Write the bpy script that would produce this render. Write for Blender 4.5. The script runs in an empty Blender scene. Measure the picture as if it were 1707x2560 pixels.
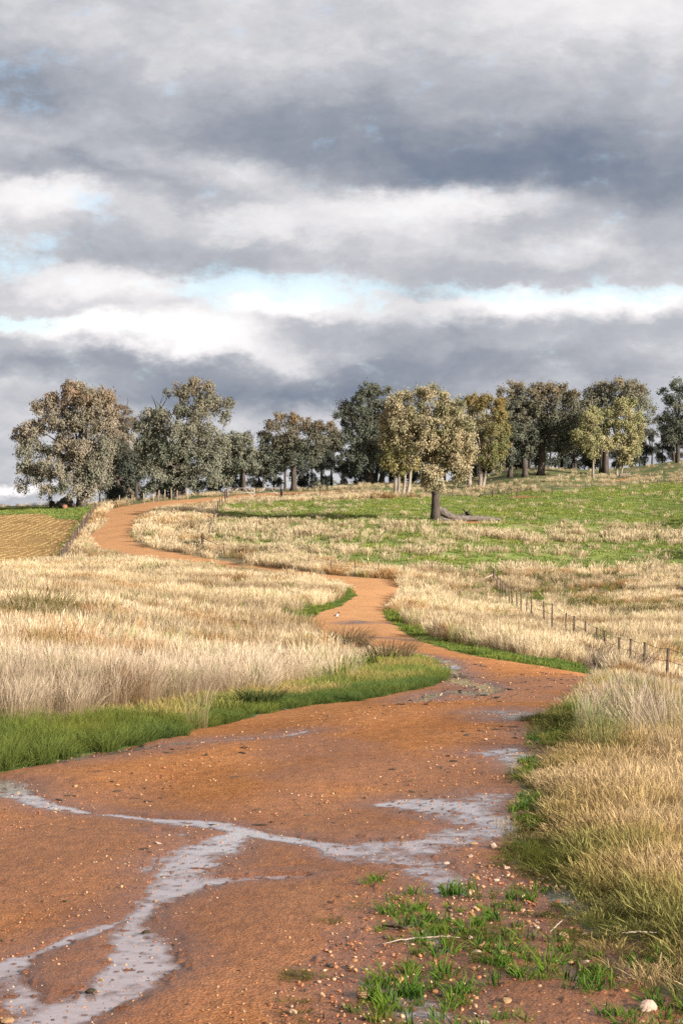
import bpy, math, random
import numpy as np

SEED = 7
R = np.random.default_rng(SEED)
random.seed(SEED)
sc = bpy.context.scene
COL = sc.collection

# ------------------------------------------------------------------ camera constants
# one pixel unit below = one pixel of a 1707 x 2560 frame seen through a 70 mm lens
F = 70.0 / 36.0 * 2560.0
CX, HZ, CAMZ = 853.5, 1300.0, 2.0
KA = 0.78          # common scale of the reflectances below

# ------------------------------------------------------------------ numpy noise
def _hash(ix, iy, seed):
    n = (ix.astype(np.int64) * 374761393 + iy.astype(np.int64) * 668265263 + seed * 974711) & 0x7fffffff
    n = ((n ^ (n >> 13)) * 1274126177) & 0x7fffffff
    n = (n ^ (n >> 16)) & 0xffff
    return n / 65535.0

def vnoise(x, y, seed=0):
    x = np.asarray(x, float); y = np.asarray(y, float)
    ix = np.floor(x); iy = np.floor(y)
    fx = x - ix; fy = y - iy
    fx = fx * fx * (3 - 2 * fx); fy = fy * fy * (3 - 2 * fy)
    a = _hash(ix, iy, seed); b = _hash(ix + 1, iy, seed)
    c = _hash(ix, iy + 1, seed); d = _hash(ix + 1, iy + 1, seed)
    return (a + (b - a) * fx) * (1 - fy) + (c + (d - c) * fx) * fy

def fbm(x, y, seed=0, o=4, g=0.5):
    s = 0; a = 1; t = 0
    for k in range(o):
        s = s + a * vnoise(x * 2 ** k + 17.3 * k, y * 2 ** k - 9.1 * k, seed + k)
        t += a; a *= g
    return s / t          # 0..1

def sstep(e0, e1, x):
    t = np.clip((x - e0) / (e1 - e0), 0, 1)
    return t * t * (3 - 2 * t)

# ------------------------------------------------------------------ terrain height
CTRL = []
def cz(px, d, z): CTRL.append((px, d, z))
def cr(px, row, d): CTRL.append((px, d, CAMZ - (row - HZ) / F * d))
for px in (-2600, -900, 100, 850, 1600, 2600, 4300):
    for d in (3, 6, 10, 15, 20):
        cz(px, d, 0.0)
for a in [(850, 1740, 26), (1480, 1690, 36), (100, 1702, 27), (100, 1600, 45), (100, 1500, 80), (100, 1440, 130),
          (850, 1650, 45), (850, 1560, 85), (880, 1480, 118), (900, 1440, 135), (850, 1392, 152),
          (1250, 1467, 140), (1412, 1596, 84), (1665, 1728, 52), (1600, 1560, 105), (1650, 1450, 145),
          (1650, 1418, 156), (1290, 1300, 195), (1087, 1301, 190), (1650, 1300, 200), (1650, 1385, 166),
          (1200, 1385, 160), (1230, 1243, 235), (1700, 1215, 238), (1600, 1188, 262), (1700, 1152, 290), (1300, 1172, 278),
          (1000, 1236, 235), (915, 1210, 262), (733, 1228, 258), (600, 1236, 252), (560, 1243, 243), (600, 1226, 272),
          (430, 1262, 222), (300, 1312, 195), (280, 1370, 168), (204, 1270, 235), (0, 1267, 262), (100, 1415, 152),
          (0, 1330, 195), (500, 1360, 172), (700, 1300, 200), (500, 1450, 128), (500, 1550, 80), (500, 1650, 42),
          (1150, 1620, 60), (-700, 1282, 262), (2500, 1130, 290), (2500, 1300, 200), (2500, 1460, 140), (2500, 1720, 50),
          (-800, 1430, 150), (-800, 1620, 50)]:
    cr(*a)
for px, z1, z2 in ((-800, 2.5, 0), (0, 3.0, 0.3), (600, 5.2, 1.5), (1300, 8.6, 4), (1750, 11.0, 6), (2600, 11, 6)):
    cz(px, 335, z1); cz(px, 450, z2); cz(px, 800, -2); cz(px, 3500, -5)
_c = np.array(CTRL)
def _uv(px, d): return np.stack([(px - CX) / F * 6.0, np.log(d)], -1)
_P = _uv(_c[:, 0], _c[:, 1]); _n = len(_P)
def _U(r2): return np.where(r2 > 1e-12, 0.5 * r2 * np.log(np.maximum(r2, 1e-12)), 0)
_K = _U(((_P[:, None] - _P[None]) ** 2).sum(-1)) + np.eye(_n) * 0.0006
_A = np.zeros((_n + 3, _n + 3)); _A[:_n, :_n] = _K; _A[:_n, _n] = 1; _A[:_n, _n + 1:] = _P; _A[_n, :_n] = 1; _A[_n + 1:, :_n] = _P.T
_W = np.linalg.solve(_A, np.concatenate([_c[:, 2], np.zeros(3)]))

def zmacro(x, y):
    x = np.atleast_1d(np.asarray(x, float)); y = np.atleast_1d(np.asarray(y, float))
    sh = x.shape; x = x.ravel(); y = np.clip(y.ravel(), 3.0, 3500)
    px = np.clip(CX + F * x / y, -2600, 4300)
    q = _uv(px, y); out = np.empty(len(x))
    for i in range(0, len(x), 60000):
        s = q[i:i + 60000]
        r2 = ((s[:, None, :] - _P[None]) ** 2).sum(-1)
        out[i:i + 60000] = _U(r2) @ _W[:_n] + _W[_n] + s @ _W[_n + 1:]
    out = np.where(y < 22, out * sstep(13, 22, y), out)
    return out.reshape(sh)

_D = np.exp(np.linspace(math.log(5), math.log(420), 900))
def ground(px, row):
    """the point of the land seen along one line of sight"""
    x = (px - CX) / F * _D
    z = zmacro(x, _D)
    g = HZ - F * (z - CAMZ) / _D
    k = np.nonzero(g <= row)[0]
    if len(k) == 0: i, t = len(_D) - 1, 0
    elif k[0] == 0: i, t = 0, 0
    else:
        i = k[0]; t = (g[i - 1] - row) / (g[i - 1] - g[i]); i -= 1
    d = _D[i] if i + 1 >= len(_D) else _D[i] + (_D[i + 1] - _D[i]) * t
    xx = (px - CX) / F * d
    return float(xx), float(d), float(zg(xx, d)[0])

def inpoly(px, row, poly):
    r = np.zeros(px.shape, bool)
    n = len(poly); j = n - 1
    for i in range(n):
        xi, yi = poly[i]; xj, yj = poly[j]
        if yi != yj:
            c = ((yi > row) != (yj > row)) & (px < (xj - xi) * (row - yi) / (yj - yi) + xi)
            r ^= c
        j = i
    return r

# ------------------------------------------------------------------ map of the place (outlines on the land)
ROAD1 = [(-900, 3200), (-900, 2040), (-400, 1985), (0, 1925), (100, 1905), (250, 1880), (420, 1845), (560, 1810), (700, 1778), (800, 1762), (900, 1752),
         (1000, 1735), (1090, 1712), (1112, 1690), (1085, 1665), (1040, 1645), (980, 1632), (900, 1620), (860, 1606), (820, 1590), (786, 1572),
         (768, 1552), (792, 1532), (850, 1515), (885, 1490), (880, 1472), (850, 1458), (800, 1452), (805, 1440), (900, 1450), (1005, 1466), (1000, 1490),
         (962, 1520), (965, 1545), (1010, 1580), (1060, 1605), (1150, 1633), (1250, 1650), (1350, 1665), (1440, 1680), (1494, 1692), (1482, 1715),
         (1440, 1750), (1390, 1775), (1335, 1800), (1300, 1850), (1310, 1900), (1290, 1930), (1300, 1960), (1275, 2010), (1258, 2080), (1270, 2120),
         (1350, 2200), (1420, 2280), (1540, 2390), (1720, 2500), (1950, 2650), (2600, 3200)]
ROAD2 = [(1000, 1464), (830, 1452), (700, 1434), (520, 1412), (430, 1402), (330, 1388), (250, 1372), (218, 1345), (240, 1328), (264, 1310), (258, 1290),
         (268, 1277), (310, 1265), (370, 1256), (470, 1248), (560, 1241), (640, 1234), (720, 1230), (860, 1226), (860, 1233), (720, 1240), (640, 1247), (560, 1253), (450, 1262),
         (390, 1270), (345, 1290), (342, 1315), (328, 1335), (335, 1355), (385, 1372), (470, 1388), (560, 1402), (700, 1421), (830, 1438), (1000, 1450)]
LUSH = [(-400, 1990), (0, 1928), (100, 1908), (250, 1883), (420, 1848), (560, 1812), (700, 1781), (900, 1755), (1000, 1738), (1095, 1715), (1118, 1690),
        (1085, 1690), (900, 1722), (700, 1752), (560, 1785), (440, 1806), (300, 1800), (150, 1812), (0, 1838), (-400, 1860)]
GOLDL = [(-100, 1850), (0, 1838), (150, 1812), (300, 1805), (440, 1806), (560, 1785), (700, 1752), (900, 1722), (1085, 1690), (1118, 1690), (1088, 1662), (1040, 1643), (985, 1632),
         (960, 1660), (880, 1690), (700, 1725), (560, 1748), (420, 1765), (250, 1790), (0, 1815), (-100, 1820)]
GREEN_A = [(690, 1560), (760, 1528), (845, 1500), (862, 1470), (885, 1475), (888, 1492), (852, 1518), (795, 1535), (774, 1552), (790, 1574), (830, 1596), (770, 1590), (715, 1575)]
GREEN_B = [(962, 1540), (1010, 1584), (1060, 1608), (1150, 1637), (1250, 1655), (1440, 1685), (1490, 1696), (1478, 1720), (1440, 1755), (1390, 1780), (1440, 1780),
           (1530, 1730), (1545, 1690), (1450, 1662), (1250, 1632), (1100, 1600), (1010, 1560), (975, 1530)]
VERGE = [(1390, 1775), (1335, 1800), (1300, 1850), (1310, 1900), (1290, 1930), (1300, 1960), (1275, 2010), (1245, 2080), (1250, 2130), (1330, 2200), (1400, 2280),
         (1500, 2380), (1700, 2500), (1950, 2650), (1950, 2480), (1720, 2360), (1560, 2250), (1450, 2180), (1370, 2110), (1340, 2040), (1365, 1990), (1360, 1930),
         (1400, 1880), (1440, 1820), (1480, 1760)]
MUDDY = [(840, 2330), (905, 2230), (970, 2175), (1130, 2240), (1190, 2150), (1260, 2080), (1275, 2010), (1300, 1950), (1290, 1900), (1300, 1850), (1400, 1790), (1440, 1830), (1400, 1880), (1360, 1930), (1365, 1990), (1340, 2040), (1370, 2110), (1450, 2180),
         (1560, 2250), (1720, 2360), (1950, 2480), (2600, 3200), (520, 3200), (640, 2620), (730, 2460)]
PAST = [(548, 1262), (640, 1256), (800, 1252), (1000, 1246), (1230, 1240), (1300, 1232), (1450, 1222), (1707, 1205), (2600, 1160), (2600, 1430), (1707, 1432), (1480, 1440), (1240, 1436),
        (1000, 1432), (850, 1420), (700, 1392), (600, 1372), (505, 1350)]
FIELD = [(-700, 1288), (0, 1272), (120, 1268), (232, 1266), (248, 1266), (216, 1306), (186, 1350), (160, 1394), (146, 1408), (80, 1420), (0, 1428), (-700, 1450)]
STRAW = [(-700, 1300), (0, 1287), (110, 1285), (150, 1298), (205, 1300), (190, 1325), (160, 1365), (150, 1392), (70, 1408), (0, 1412), (-700, 1435)]

LOWG = [(1180, 2330), (1300, 2200), (1420, 2280), (1550, 2380), (1720, 2480), (1900, 2600), (2400, 3200), (1050, 3200), (1150, 2560), (1120, 2440)]
BARE = [[(1082, 1306), (1130, 1310), (1210, 1310), (1250, 1306), (1200, 1303), (1120, 1303)], [(1255, 1244), (1300, 1247), (1370, 1241), (1300, 1239)], [(1490, 1206), (1560, 1201), (1650, 1190), (1560, 1196)]]
# running water and puddles: (px, row, half width m)
STROKES = [
    (1.0, [(-150, 1945, .35), (0, 1958, .34), (50, 1985, .2), (110, 2004, .14), (200, 2024, .10), (330, 2037, .10), (450, 2050, .15), (560, 2062, .17), (680, 2090, .12), (760, 2104, .12), (854, 2118, .15), (900, 2126, .22)]),
    (1.0, [(600, 2078, .16), (540, 2104, .24), (500, 2135, .28), (480, 2172, .26), (430, 2222, .22), (360, 2272, .16), (330, 2312, .16), (345, 2360, .17), (345, 2420, .19), (300, 2470, .18), (230, 2512, .19), (120, 2550, .2), (0, 2590, .22), (-150, 2630, .25)]),
    (1.0, [(330, 2292, .09), (250, 2322, .07), (150, 2357, .08), (70, 2392, .10), (0, 2424, .14), (-120, 2450, .2)]),
    (.8, [(0, 2424, .12), (20, 2470, .10), (60, 2520, .12), (140, 2550, .12)]),
    (.8, [(520, 2205, .16), (620, 2194, .13), (700, 2190, .10), (752, 2187, .06)]),
    (.7, [(500, 2120, .15), (420, 2150, .17), (370, 2178, .13)]),
    (.7, [(400, 2072, .04), (450, 2082, .09)]),
    (1.0, [(960, 2008, .14), (1050, 2005, .34), (1130, 2018, .46), (1200, 2040, .42), (1240, 2062, .25)]),
    (.7, [(1230, 1985, .26), (1180, 2010, .3)]),
    (.85, [(1200, 2075, .36), (1100, 2095, .42), (1000, 2116, .40), (900, 2130, .25)]),
    (.82, [(950, 2140, .28), (1050, 2152, .26), (1120, 2190, .22), (1120, 2232, .13)]),
    (.85, [(1230, 1880, .3), (1262, 1872, .2), (1290, 1900, .25), (1320, 1925, .2)]),
    (.8, [(1330, 1832, .12), (1350, 1822, .1)]),
    (.9, [(60, 1918, .06), (200, 1896, .08), (300, 1877, .13), (400, 1862, .14), (500, 1850, .08), (600, 1843, .06), (700, 1838, .09), (765, 1824, .08)]),
    (1.0, [(1000, 1628, .25), (1061, 1643, .25), (1121, 1660, .25), (1134, 1678, .3), (1142, 1703, .22), (1190, 1713, .2), (1235, 1722, .22), (1205, 1735, .2), (1130, 1728, .2), (1088, 1734, .2), (1052, 1750, .2), (1170, 1744, .14)]),
    (.8, [(1235, 1778, .28), (1300, 1784, .28), (1265, 1796, .2)]),
    (.75, [(850, 1560, .5), (910, 1557, .5), (965, 1560, .4)]),
    (.75, [(850, 1598, .45), (950, 1597, .5), (1080, 1604, .4)]),
    (.75, [(1040, 2300, .14), (1080, 2340, .14), (1110, 2370, .1)]),
    (.75, [(960, 2450, .16), (1010, 2490, .18), (1060, 2530, .18), (1110, 2580, .2)]),
    (.75, [(1400, 2245, .12), (1440, 2275, .12), (1475, 2305, .1)]),
    (.6, [(1395, 2395, .06), (1450, 2440, .08)]),
    (.6, [(1430, 1870, .2), (1380, 1895, .2)]),
]

def frame_xy(x, y, z):
    y = np.maximum(y, 0.5)
    return CX + F * x / y, HZ - F * (z - CAMZ) / y

def bump(x, y):
    """gentle unevenness of the land"""
    amp = sstep(14, 40, y) * (1 - sstep(250, 400, y))
    b = (fbm(x / 2.6, y / 2.6, 11, 3) - .5) * 0.22 * amp + (fbm(x * .9, y * .9, 57, 2) - .5) * 0.03 * (1 - amp)
    k = np.nonzero((y > 150) & (y < 225) & (x > 1.5))
    if len(k[0]):
        xs, ys = x[k], y[k]
        px, row = frame_xy(xs, ys, zmacro(xs, ys))
        rr = row - (px - 1400) * .006 - (fbm(xs * .1, ys * 0, 15, 3) - .5) * 10
        b[k] += sstep(950, 1150, px) * (.40 * np.exp(-((rr - 1321) / 3.2) ** 2) + .35 * np.exp(-((rr - 1390) / 4.0) ** 2))
    return b

_zg_strokes = None
def zg(x, y):
    x = np.atleast_1d(np.asarray(x, float)); y = np.atleast_1d(np.asarray(y, float))
    z = zmacro(x, y)
    return z + bump(x, y)

_SEG = []
for depth, pts in STROKES:
    w = [ground(p[0], p[1])[:2] + (p[2],) for p in pts]
    for a, b in zip(w[:-1], w[1:]): _SEG.append((depth, a, b))

def puddle(x, y):
    """0..1 basin depth, and distance (m) beyond the shore"""
    m = np.zeros(x.shape); far = np.full(x.shape, 9.0)
    sel = np.nonzero((y < 130) & (np.abs(x) < 8))[0]
    xs, ys = x[sel], y[sel]
    wob = (fbm(xs * 2.2, ys * 1.1, 31, 5, .62) - .5) * 0.19
    ms = np.zeros(len(sel)); fs = np.full(len(sel), 9.0)
    for depth, (ax, ay, ar), (bx, by, br) in _SEG:
        lo, hi = min(ay, by) - 2.0, max(ay, by) + 2.0
        k = np.nonzero((ys > lo) & (ys < hi))[0]
        if not len(k): continue
        dx, dy = bx - ax, by - ay
        L2 = dx * dx + dy * dy + 1e-9
        t = np.clip(((xs[k] - ax) * dx + (ys[k] - ay) * dy) / L2, 0, 1)
        d = np.hypot(xs[k] - ax - t * dx, ys[k] - ay - t * dy) + wob[k] * (0.6 + 2.2 * (ar + br))
        r = ar + (br - ar) * t
        r = r * .80
        ms[k] = np.maximum(ms[k], depth * (1 - sstep(0.2, 1.6, d / r)))
        fs[k] = np.minimum(fs[k], d - r)
    m[sel] = ms; far[sel] = fs
    return m, far

def warped(x, y, z, k=1.0):
    px, row = frame_xy(x, y, z)
    s = np.clip(F / np.maximum(y, 1), 10, 500)          # pixels per metre
    a = (fbm(x * 1.1, y * 0.8, 41, 4) - .5) * 2; b = (fbm(x * 1.1 + 50, y * 0.8, 45, 4) - .5) * 2
    px = px + a * 0.45 * s * k
    row = row + b * 0.55 * k * s * (CAMZ / np.maximum(y, 1)) * np.clip(1 + y / 60, 1, 3)
    return px, row

# ------------------------------------------------------------------ node helpers
class NT:
    def __init__(s, tree): s.t = tree; s.n = tree.nodes; s.l = tree.links
    def new(s, ty, **kw):
        n = s.n.new(ty)
        for k, v in kw.items(): setattr(n, k, v)
        return n
    def link(s, a, b): s.l.new(a, b)
    def math(s, op, a, b=None, clamp=False):
        n = s.new('ShaderNodeMath', operation=op, use_clamp=clamp)
        for i, v in enumerate((a, b)):
            if v is None: continue
            if isinstance(v, (int, float)): n.inputs[i].default_value = v
            else: s.link(v, n.inputs[i])
        return n.outputs[0]
    def mix(s, f, a, b, bt='MIX'):
        n = s.new('ShaderNodeMix', data_type='RGBA', blend_type=bt)
        for i, v in ((0, f), (6, a), (7, b)):
            if isinstance(v, (int, float)): n.inputs[i].default_value = v
            elif isinstance(v, tuple): n.inputs[i].default_value = v + ((1,) if len(v) == 3 else ())
            else: s.link(v, n.inputs[i])
        return n.outputs[2]
    def ramp(s, f, stops):
        n = s.new('ShaderNodeValToRGB'); cr_ = n.color_ramp
        while len(cr_.elements) < len(stops): cr_.elements.new(0.5)
        for e, (p, c) in zip(cr_.elements, stops):
            e.position = p; e.color = tuple(c) + ((1,) if len(c) == 3 else ())
        s.link(f, n.inputs[0]); return n.outputs[0]
    def noise(s, vec, scale, detail=4, rough=0.55, dim='3D'):
        n = s.new('ShaderNodeTexNoise', noise_dimensions=dim); n.inputs['Scale'].default_value = scale
        n.inputs['Detail'].default_value = detail; n.inputs['Roughness'].default_value = rough
        if vec is not None: s.link(vec, n.inputs['Vector'])
        return n

def new_mat(name):
    m = bpy.data.materials.new(name); m.use_nodes = True
    nt = NT(m.node_tree); nt.n.clear()
    out = nt.new('ShaderNodeOutputMaterial')
    return m, nt, out

def lin(c): return tuple((v / 12.92 if v <= .04045 else ((v + .055) / 1.055) ** 2.4) for v in [x / 255 for x in c])

# blade / leaf material: colour from the mesh, tint from the scatter point
def blade_mat(name, instanced=True, transl=0.35):
    m, nt, out = new_mat(name)
    a = nt.new('ShaderNodeAttribute', attribute_name='Col')
    c = a.outputs['Color']
    if instanced:
        t = nt.new('ShaderNodeAttribute', attribute_name='tint', attribute_type='INSTANCER')
        c = nt.mix(1.0, c, t.outputs['Color'], 'MULTIPLY')
    d = nt.new('ShaderNodeBsdfDiffuse'); tr = nt.new('ShaderNodeBsdfTranslucent')
    nt.link(c, d.inputs[0]); nt.link(c, tr.inputs[0])
    mx = nt.new('ShaderNodeMixShader'); mx.inputs[0].default_value = transl
    nt.link(d.outputs[0], mx.inputs[1]); nt.link(tr.outputs[0], mx.inputs[2]); nt.link(mx.outputs[0], out.inputs[0])
    return m
M_GRASS = blade_mat('grass_blades', True, .4)
M_TUSS = blade_mat('tussock_blades', False, .35)
M_LEAF = blade_mat('gum_leaves', False, .13)

def rough_mat(name, c1, c2, scale, rough=.9, bump_d=.02, stretch=(1, 1, 1), c3=None):
    c1, c2 = tuple(v * KA for v in c1), tuple(v * KA for v in c2); c3 = tuple(v * KA for v in c3) if c3 else None
    m, nt, out = new_mat(name)
    tc = nt.new('ShaderNodeTexCoord'); mp = nt.new('ShaderNodeMapping'); mp.inputs['Scale'].default_value = stretch
    nt.link(tc.outputs['Object'], mp.inputs[0])
    n = nt.noise(mp.outputs[0], scale, 6, .65)
    c = nt.ramp(n.outputs[0], [(.32, c1), (.55, tuple((a + b) / 2 for a, b in zip(c1, c2))), (.7, c2)] + ([(.8, c3)] if c3 else []))
    p = nt.new('ShaderNodeBsdfPrincipled'); p.inputs['Roughness'].default_value = rough
    p.inputs['Specular IOR Level'].default_value = .25
    nt.link(c, p.inputs['Base Color'])
    b = nt.new('ShaderNodeBump'); b.inputs['Strength'].default_value = .7; b.inputs['Distance'].default_value = bump_d
    nt.link(n.outputs[0], b.inputs['Height']); nt.link(b.outputs[0], p.inputs['Normal']); nt.link(p.outputs[0], out.inputs[0])
    return m
M_BARK_D = rough_mat('dark_bark', (.035, .028, .022), (.13, .10, .08), 5, .95, .06, (1, 1, .18))
M_BARK_P = rough_mat('pale_bark', (.16, .125, .10), (.42, .35, .28), 3, .8, .02, (1, 1, .25))
M_WOOD = rough_mat('weathered_wood', (.05, .04, .033), (.25, .205, .165), 7, .9, .03, (1, 1, 1))
M_POST = rough_mat('rusty_post', (.045, .032, .026), (.16, .10, .07), 14, .8, .004, (1, 1, .3))
M_POSTP = rough_mat('pale_post', (.30, .22, .16), (.50, .40, .31), 9, .9, .006, (1, 1, .3))
M_WIRE = rough_mat('fence_wire', (.06, .045, .04), (.16, .13, .12), 30, .6, .001)
M_GATE = rough_mat('painted_pipe', (.48, .42, .37), (.66, .60, .55), 8, .5, .002)
M_STONE = rough_mat('ochre_stone', (.30, .15, .06), (.58, .38, .21), 22, .85, .006, (1, 1, 1), (.68, .52, .36))
M_STONEP = rough_mat('pale_pink_stone', (.42, .25, .17), (.68, .52, .42), 26, .85, .006, (1, 1, 1), (.74, .62, .55))
M_CLOD = rough_mat('dark_clod', (.03, .026, .014), (.12, .09, .045), 40, .9, .01)
M_TERRA = rough_mat('cut_log_end', (.22, .09, .05), (.38, .19, .11), 10, .9, .01)

# ------------------------------------------------------------------ object helpers
def tag(o, label=None, cat=None, group=None, kind=None):
    if label: o['label'] = label
    if cat: o['category'] = cat
    if group: o['group'] = group
    if kind: o['kind'] = kind
    return o

def mesh_np(name, v, quads=None, tris=None, smooth=False, cols=None, mat=None, attrs=None):
    me = bpy.data.meshes.new(name)
    v = np.asarray(v, np.float32)
    nq = 0 if quads is None else len(quads); ntt = 0 if tris is None else len(tris)
    me.vertices.add(len(v)); me.vertices.foreach_set('co', v.ravel())
    if nq + ntt:
        loops = np.concatenate([np.asarray(quads, np.int32).ravel() if nq else np.zeros(0, np.int32), np.asarray(tris, np.int32).ravel() if ntt else np.zeros(0, np.int32)])
        me.loops.add(len(loops)); me.loops.foreach_set('vertex_index', loops.astype(np.int32))
        starts = np.concatenate([np.arange(nq) * 4, nq * 4 + np.arange(ntt) * 3]).astype(np.int32)
        me.polygons.add(nq + ntt); me.polygons.foreach_set('loop_start', starts)
        me.update(calc_edges=True)
        if smooth: me.polygons.foreach_set('use_smooth', np.ones(nq + ntt, bool))
    if cols is not None:
        a = me.attributes.new('Col', 'FLOAT_COLOR', 'POINT')
        c = np.ones((len(v), 4), np.float32); c[:, :3] = np.asarray(cols) * KA
        a.data.foreach_set('color', c.ravel())
    for k, val in (attrs or {}).items():
        a = me.attributes.new(k, 'FLOAT', 'POINT'); a.data.foreach_set('value', np.asarray(val, np.float32))
    if mat: me.materials.append(mat)
    me.update()
    return me

def put(name, me, loc=(0, 0, 0), parent=None, rot=(0, 0, 0)):
    o = bpy.data.objects.new(name, me); COL.objects.link(o)
    o.location = loc; o.rotation_euler = rot
    if parent: o.parent = parent
    return o
def empty(name, loc, rz=0):
    o = bpy.data.objects.new(name, None); COL.objects.link(o); o.location = loc; o.rotation_euler = (0, 0, rz)
    o.empty_display_size = .3
    return o
def copy_tree(o):
    c = o.copy(); COL.objects.link(c)
    for ch in list(o.children):
        k = ch.copy(); COL.objects.link(k); k.parent = c
    return c

class TB:
    """collects tapered tubes into one mesh"""
    def __init__(s): s.v = []; s.q = []; s.n = 0
    def tube(s, pts, rad, sides=7, wob=0.0, cap=True):
        pts = np.asarray(pts, float); m = len(pts)
        tan = np.gradient(pts, axis=0); tan /= np.linalg.norm(tan, axis=1)[:, None] + 1e-9
        ref = np.array([0, 0, 1.0]) if abs(tan[0][2]) < .8 else np.array([1.0, 0, 0])
        ang = np.linspace(0, 2 * math.pi, sides, endpoint=False)
        rows = []
        for i in range(m):
            a = np.cross(tan[i], ref); a /= np.linalg.norm(a) + 1e-9; b = np.cross(a, tan[i])
            rr = rad[i] * (1 + wob * R.uniform(-1, 1, sides))
            rows.append(pts[i] + np.outer(np.cos(ang) * rr, a) + np.outer(np.sin(ang) * rr, b))
        if cap:
            rows.append(np.repeat(pts[-1][None], sides, 0) + tan[-1] * rad[-1] * .2)
            rows.insert(0, np.repeat(pts[0][None], sides, 0))
        base = s.n; k = len(rows)
        s.v.append(np.concatenate(rows)); s.n += k * sides
        for i in range(k - 1):
            for j in range(sides):
                j2 = (j + 1) % sides
                s.q.append((base + i * sides + j, base + i * sides + j2, base + (i + 1) * sides + j2, base + (i + 1) * sides + j))
    def mesh(s, name, mat): return mesh_np(name, np.concatenate(s.v), s.q, smooth=True, mat=mat)

# ------------------------------------------------------------------ ground sheet
def build_ground():
    pxl = np.linspace(-330, 2040, 470)
    side = np.array([-14000, -9000, -6000, -4000, -2800, -2000, -1500, -1100, -800, -600, -450])
    cols = np.concatenate([side, pxl, CX * 2 - side[::-1]])
    u = (cols - CX) / F
    dd = [2.0, 3, 4, 5, 5.6, 6.2]
    while dd[-1] < 300: dd.append(dd[-1] * (1.0033 if dd[-1] < 40 else 1.0042))
    dd += [310, 322, 340, 360, 390, 430, 480, 560, 700, 900, 1300, 2000, 3500]
    dd = np.array(dd)
    nc, nr = len(u), len(dd)
    X = (dd[:, None] * u[None]).ravel(); Y = np.repeat(dd, nc)
    Zm = zmacro(X, Y) + bump(X, Y)
    px, row = warped(X, Y, Zm)
    wx, wrow = warped(X, Y, Zm, .35)
    road = inpoly(wx, wrow, ROAD1) | inpoly(wx, wrow, ROAD2)
    lush = inpoly(px, row, LUSH); green = inpoly(px, row, GREEN_A) | inpoly(px, row, GREEN_B)
    verge = inpoly(px, row, VERGE); muddy = inpoly(px, row, MUDDY)
    past = inpoly(px, row, PAST); field = inpoly(wx, wrow, FIELD); straw = inpoly(wx, wrow, STRAW)
    m, far = puddle(X, Y)
    # ---- relief
    near = Y < 60
    mic = np.zeros(len(X))
    xs, ys = X[near], Y[near]
    fine = (fbm(xs * 9, ys * 9, 51, 4, .7) - .5) * 0.017
    peb = np.clip(vnoise(xs * 27, ys * 27, 61) - .80, 0, 1) * 0.085 * (.3 + .7 * np.maximum(sstep(0, .2, m[near]), muddy[near]))
    mic[near] = (fine + peb) * (1 - sstep(30, 60, ys))
    # wheel ruts running along the track near the camera (the track heads up and right here)
    rut = np.sin((X * .93 - Y * .36) * 3.1 + fbm(X * .4, Y * .4, 71, 2) * 3) * .006 * (Y < 40) * (1 - sstep(0, .3, m))
    Z = Zm + np.where(road | muddy, mic + rut, mic * 1.2) - m * 0.0185
    water = Zm - 0.0100
    film = sstep(-.0005, .0095, water - Z)
    # ---- colours (material reflectance; near soil also carries painted cloud shade)
    n1 = fbm(X * .9, Y * .9, 81, 4); n2 = fbm(X * 4, Y * 4, 85, 3); n3 = fbm(X * .15, Y * .12, 87, 3)
    def C(*c): return np.array(c)[None]
    def mixc(a, b, t): return a + (b - a) * t[:, None]
    soil = mixc(C(.385, .150, .048), C(.53, .232, .088), np.clip(n1 * 1.3 - .15 + (n2 - .5) * .5, 0, 1))
    lane = .5 + .5 * np.sin((X * .93 - Y * .36) * 3.6 + fbm(X * .3, Y * .3, 73, 2) * 2.5)
    soil = soil * (1 + .26 * (lane - .5) * (fbm(X * .7, Y * .35, 75, 3) + .2) * (Y < 45))[:, None]
    soil = soil * (.80 + .20 * sstep(12, 42, Y) + .10 * (n3 - .5))[:, None]  # soil darker towards the viewer: foreground cloud shade put into its colour
    soil = mixc(soil, C(.56, .30, .14), sstep(34, 100, Y) * .8)
    dry = mixc(C(.22, .16, .09), C(.36, .28, .18), n1)
    dry = mixc(dry, C(.10, .13, .04), sstep(.52, .68, n3) * .7)
    grn = mixc(C(.055, .10, .022), C(.11, .15, .04), n1)
    pas = mixc(C(.16, .21, .05), C(.23, .27, .08), n1)
    pas = mixc(pas, C(.30, .24, .12), sstep(.50, .72, fbm(X * .12, Y * .35, 91, 4)) * .65)
    fld = mixc(C(.28, .155, .055), C(.38, .24, .10), n1)
    fgreen = mixc(C(.10, .19, .04), C(.16, .22, .05), n1)
    col = dry.copy()
    col[past] = pas[past]
    col[field] = fgreen[field]; col[straw & field] = fld[straw & field]
    g = lush | green | verge
    col[g] = grn[g]
    bare = np.zeros(len(X), bool)
    for bp in BARE: bare |= inpoly(wx, wrow, bp)
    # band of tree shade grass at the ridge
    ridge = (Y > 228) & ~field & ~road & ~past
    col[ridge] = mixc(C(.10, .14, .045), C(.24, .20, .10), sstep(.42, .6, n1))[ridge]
    col[bare] = C(.42, .19, .08)
    mud = mixc(C(.17, .062, .030), C(.27, .115, .05), n2)
    rd = road | (muddy & ~verge)
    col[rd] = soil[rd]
    wetv = np.clip(1 - far / np.where(muddy, 1.2, .55), 0, 1) * (far < 3)
    wetv = np.maximum(wetv, np.where(muddy & (Y < 32), .75 * sstep(.36, .56, fbm(X * 1.6, Y * 1.0, 95, 4)) + .2, 0))
    wetv = np.maximum(wetv, .55 * sstep(.50, .62, fbm(X * .42, Y * .26, 97, 4)) * (Y < 34))
    wetv = np.clip(wetv, 0, 1) * (road | muddy)
    vg = verge & ~road
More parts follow.
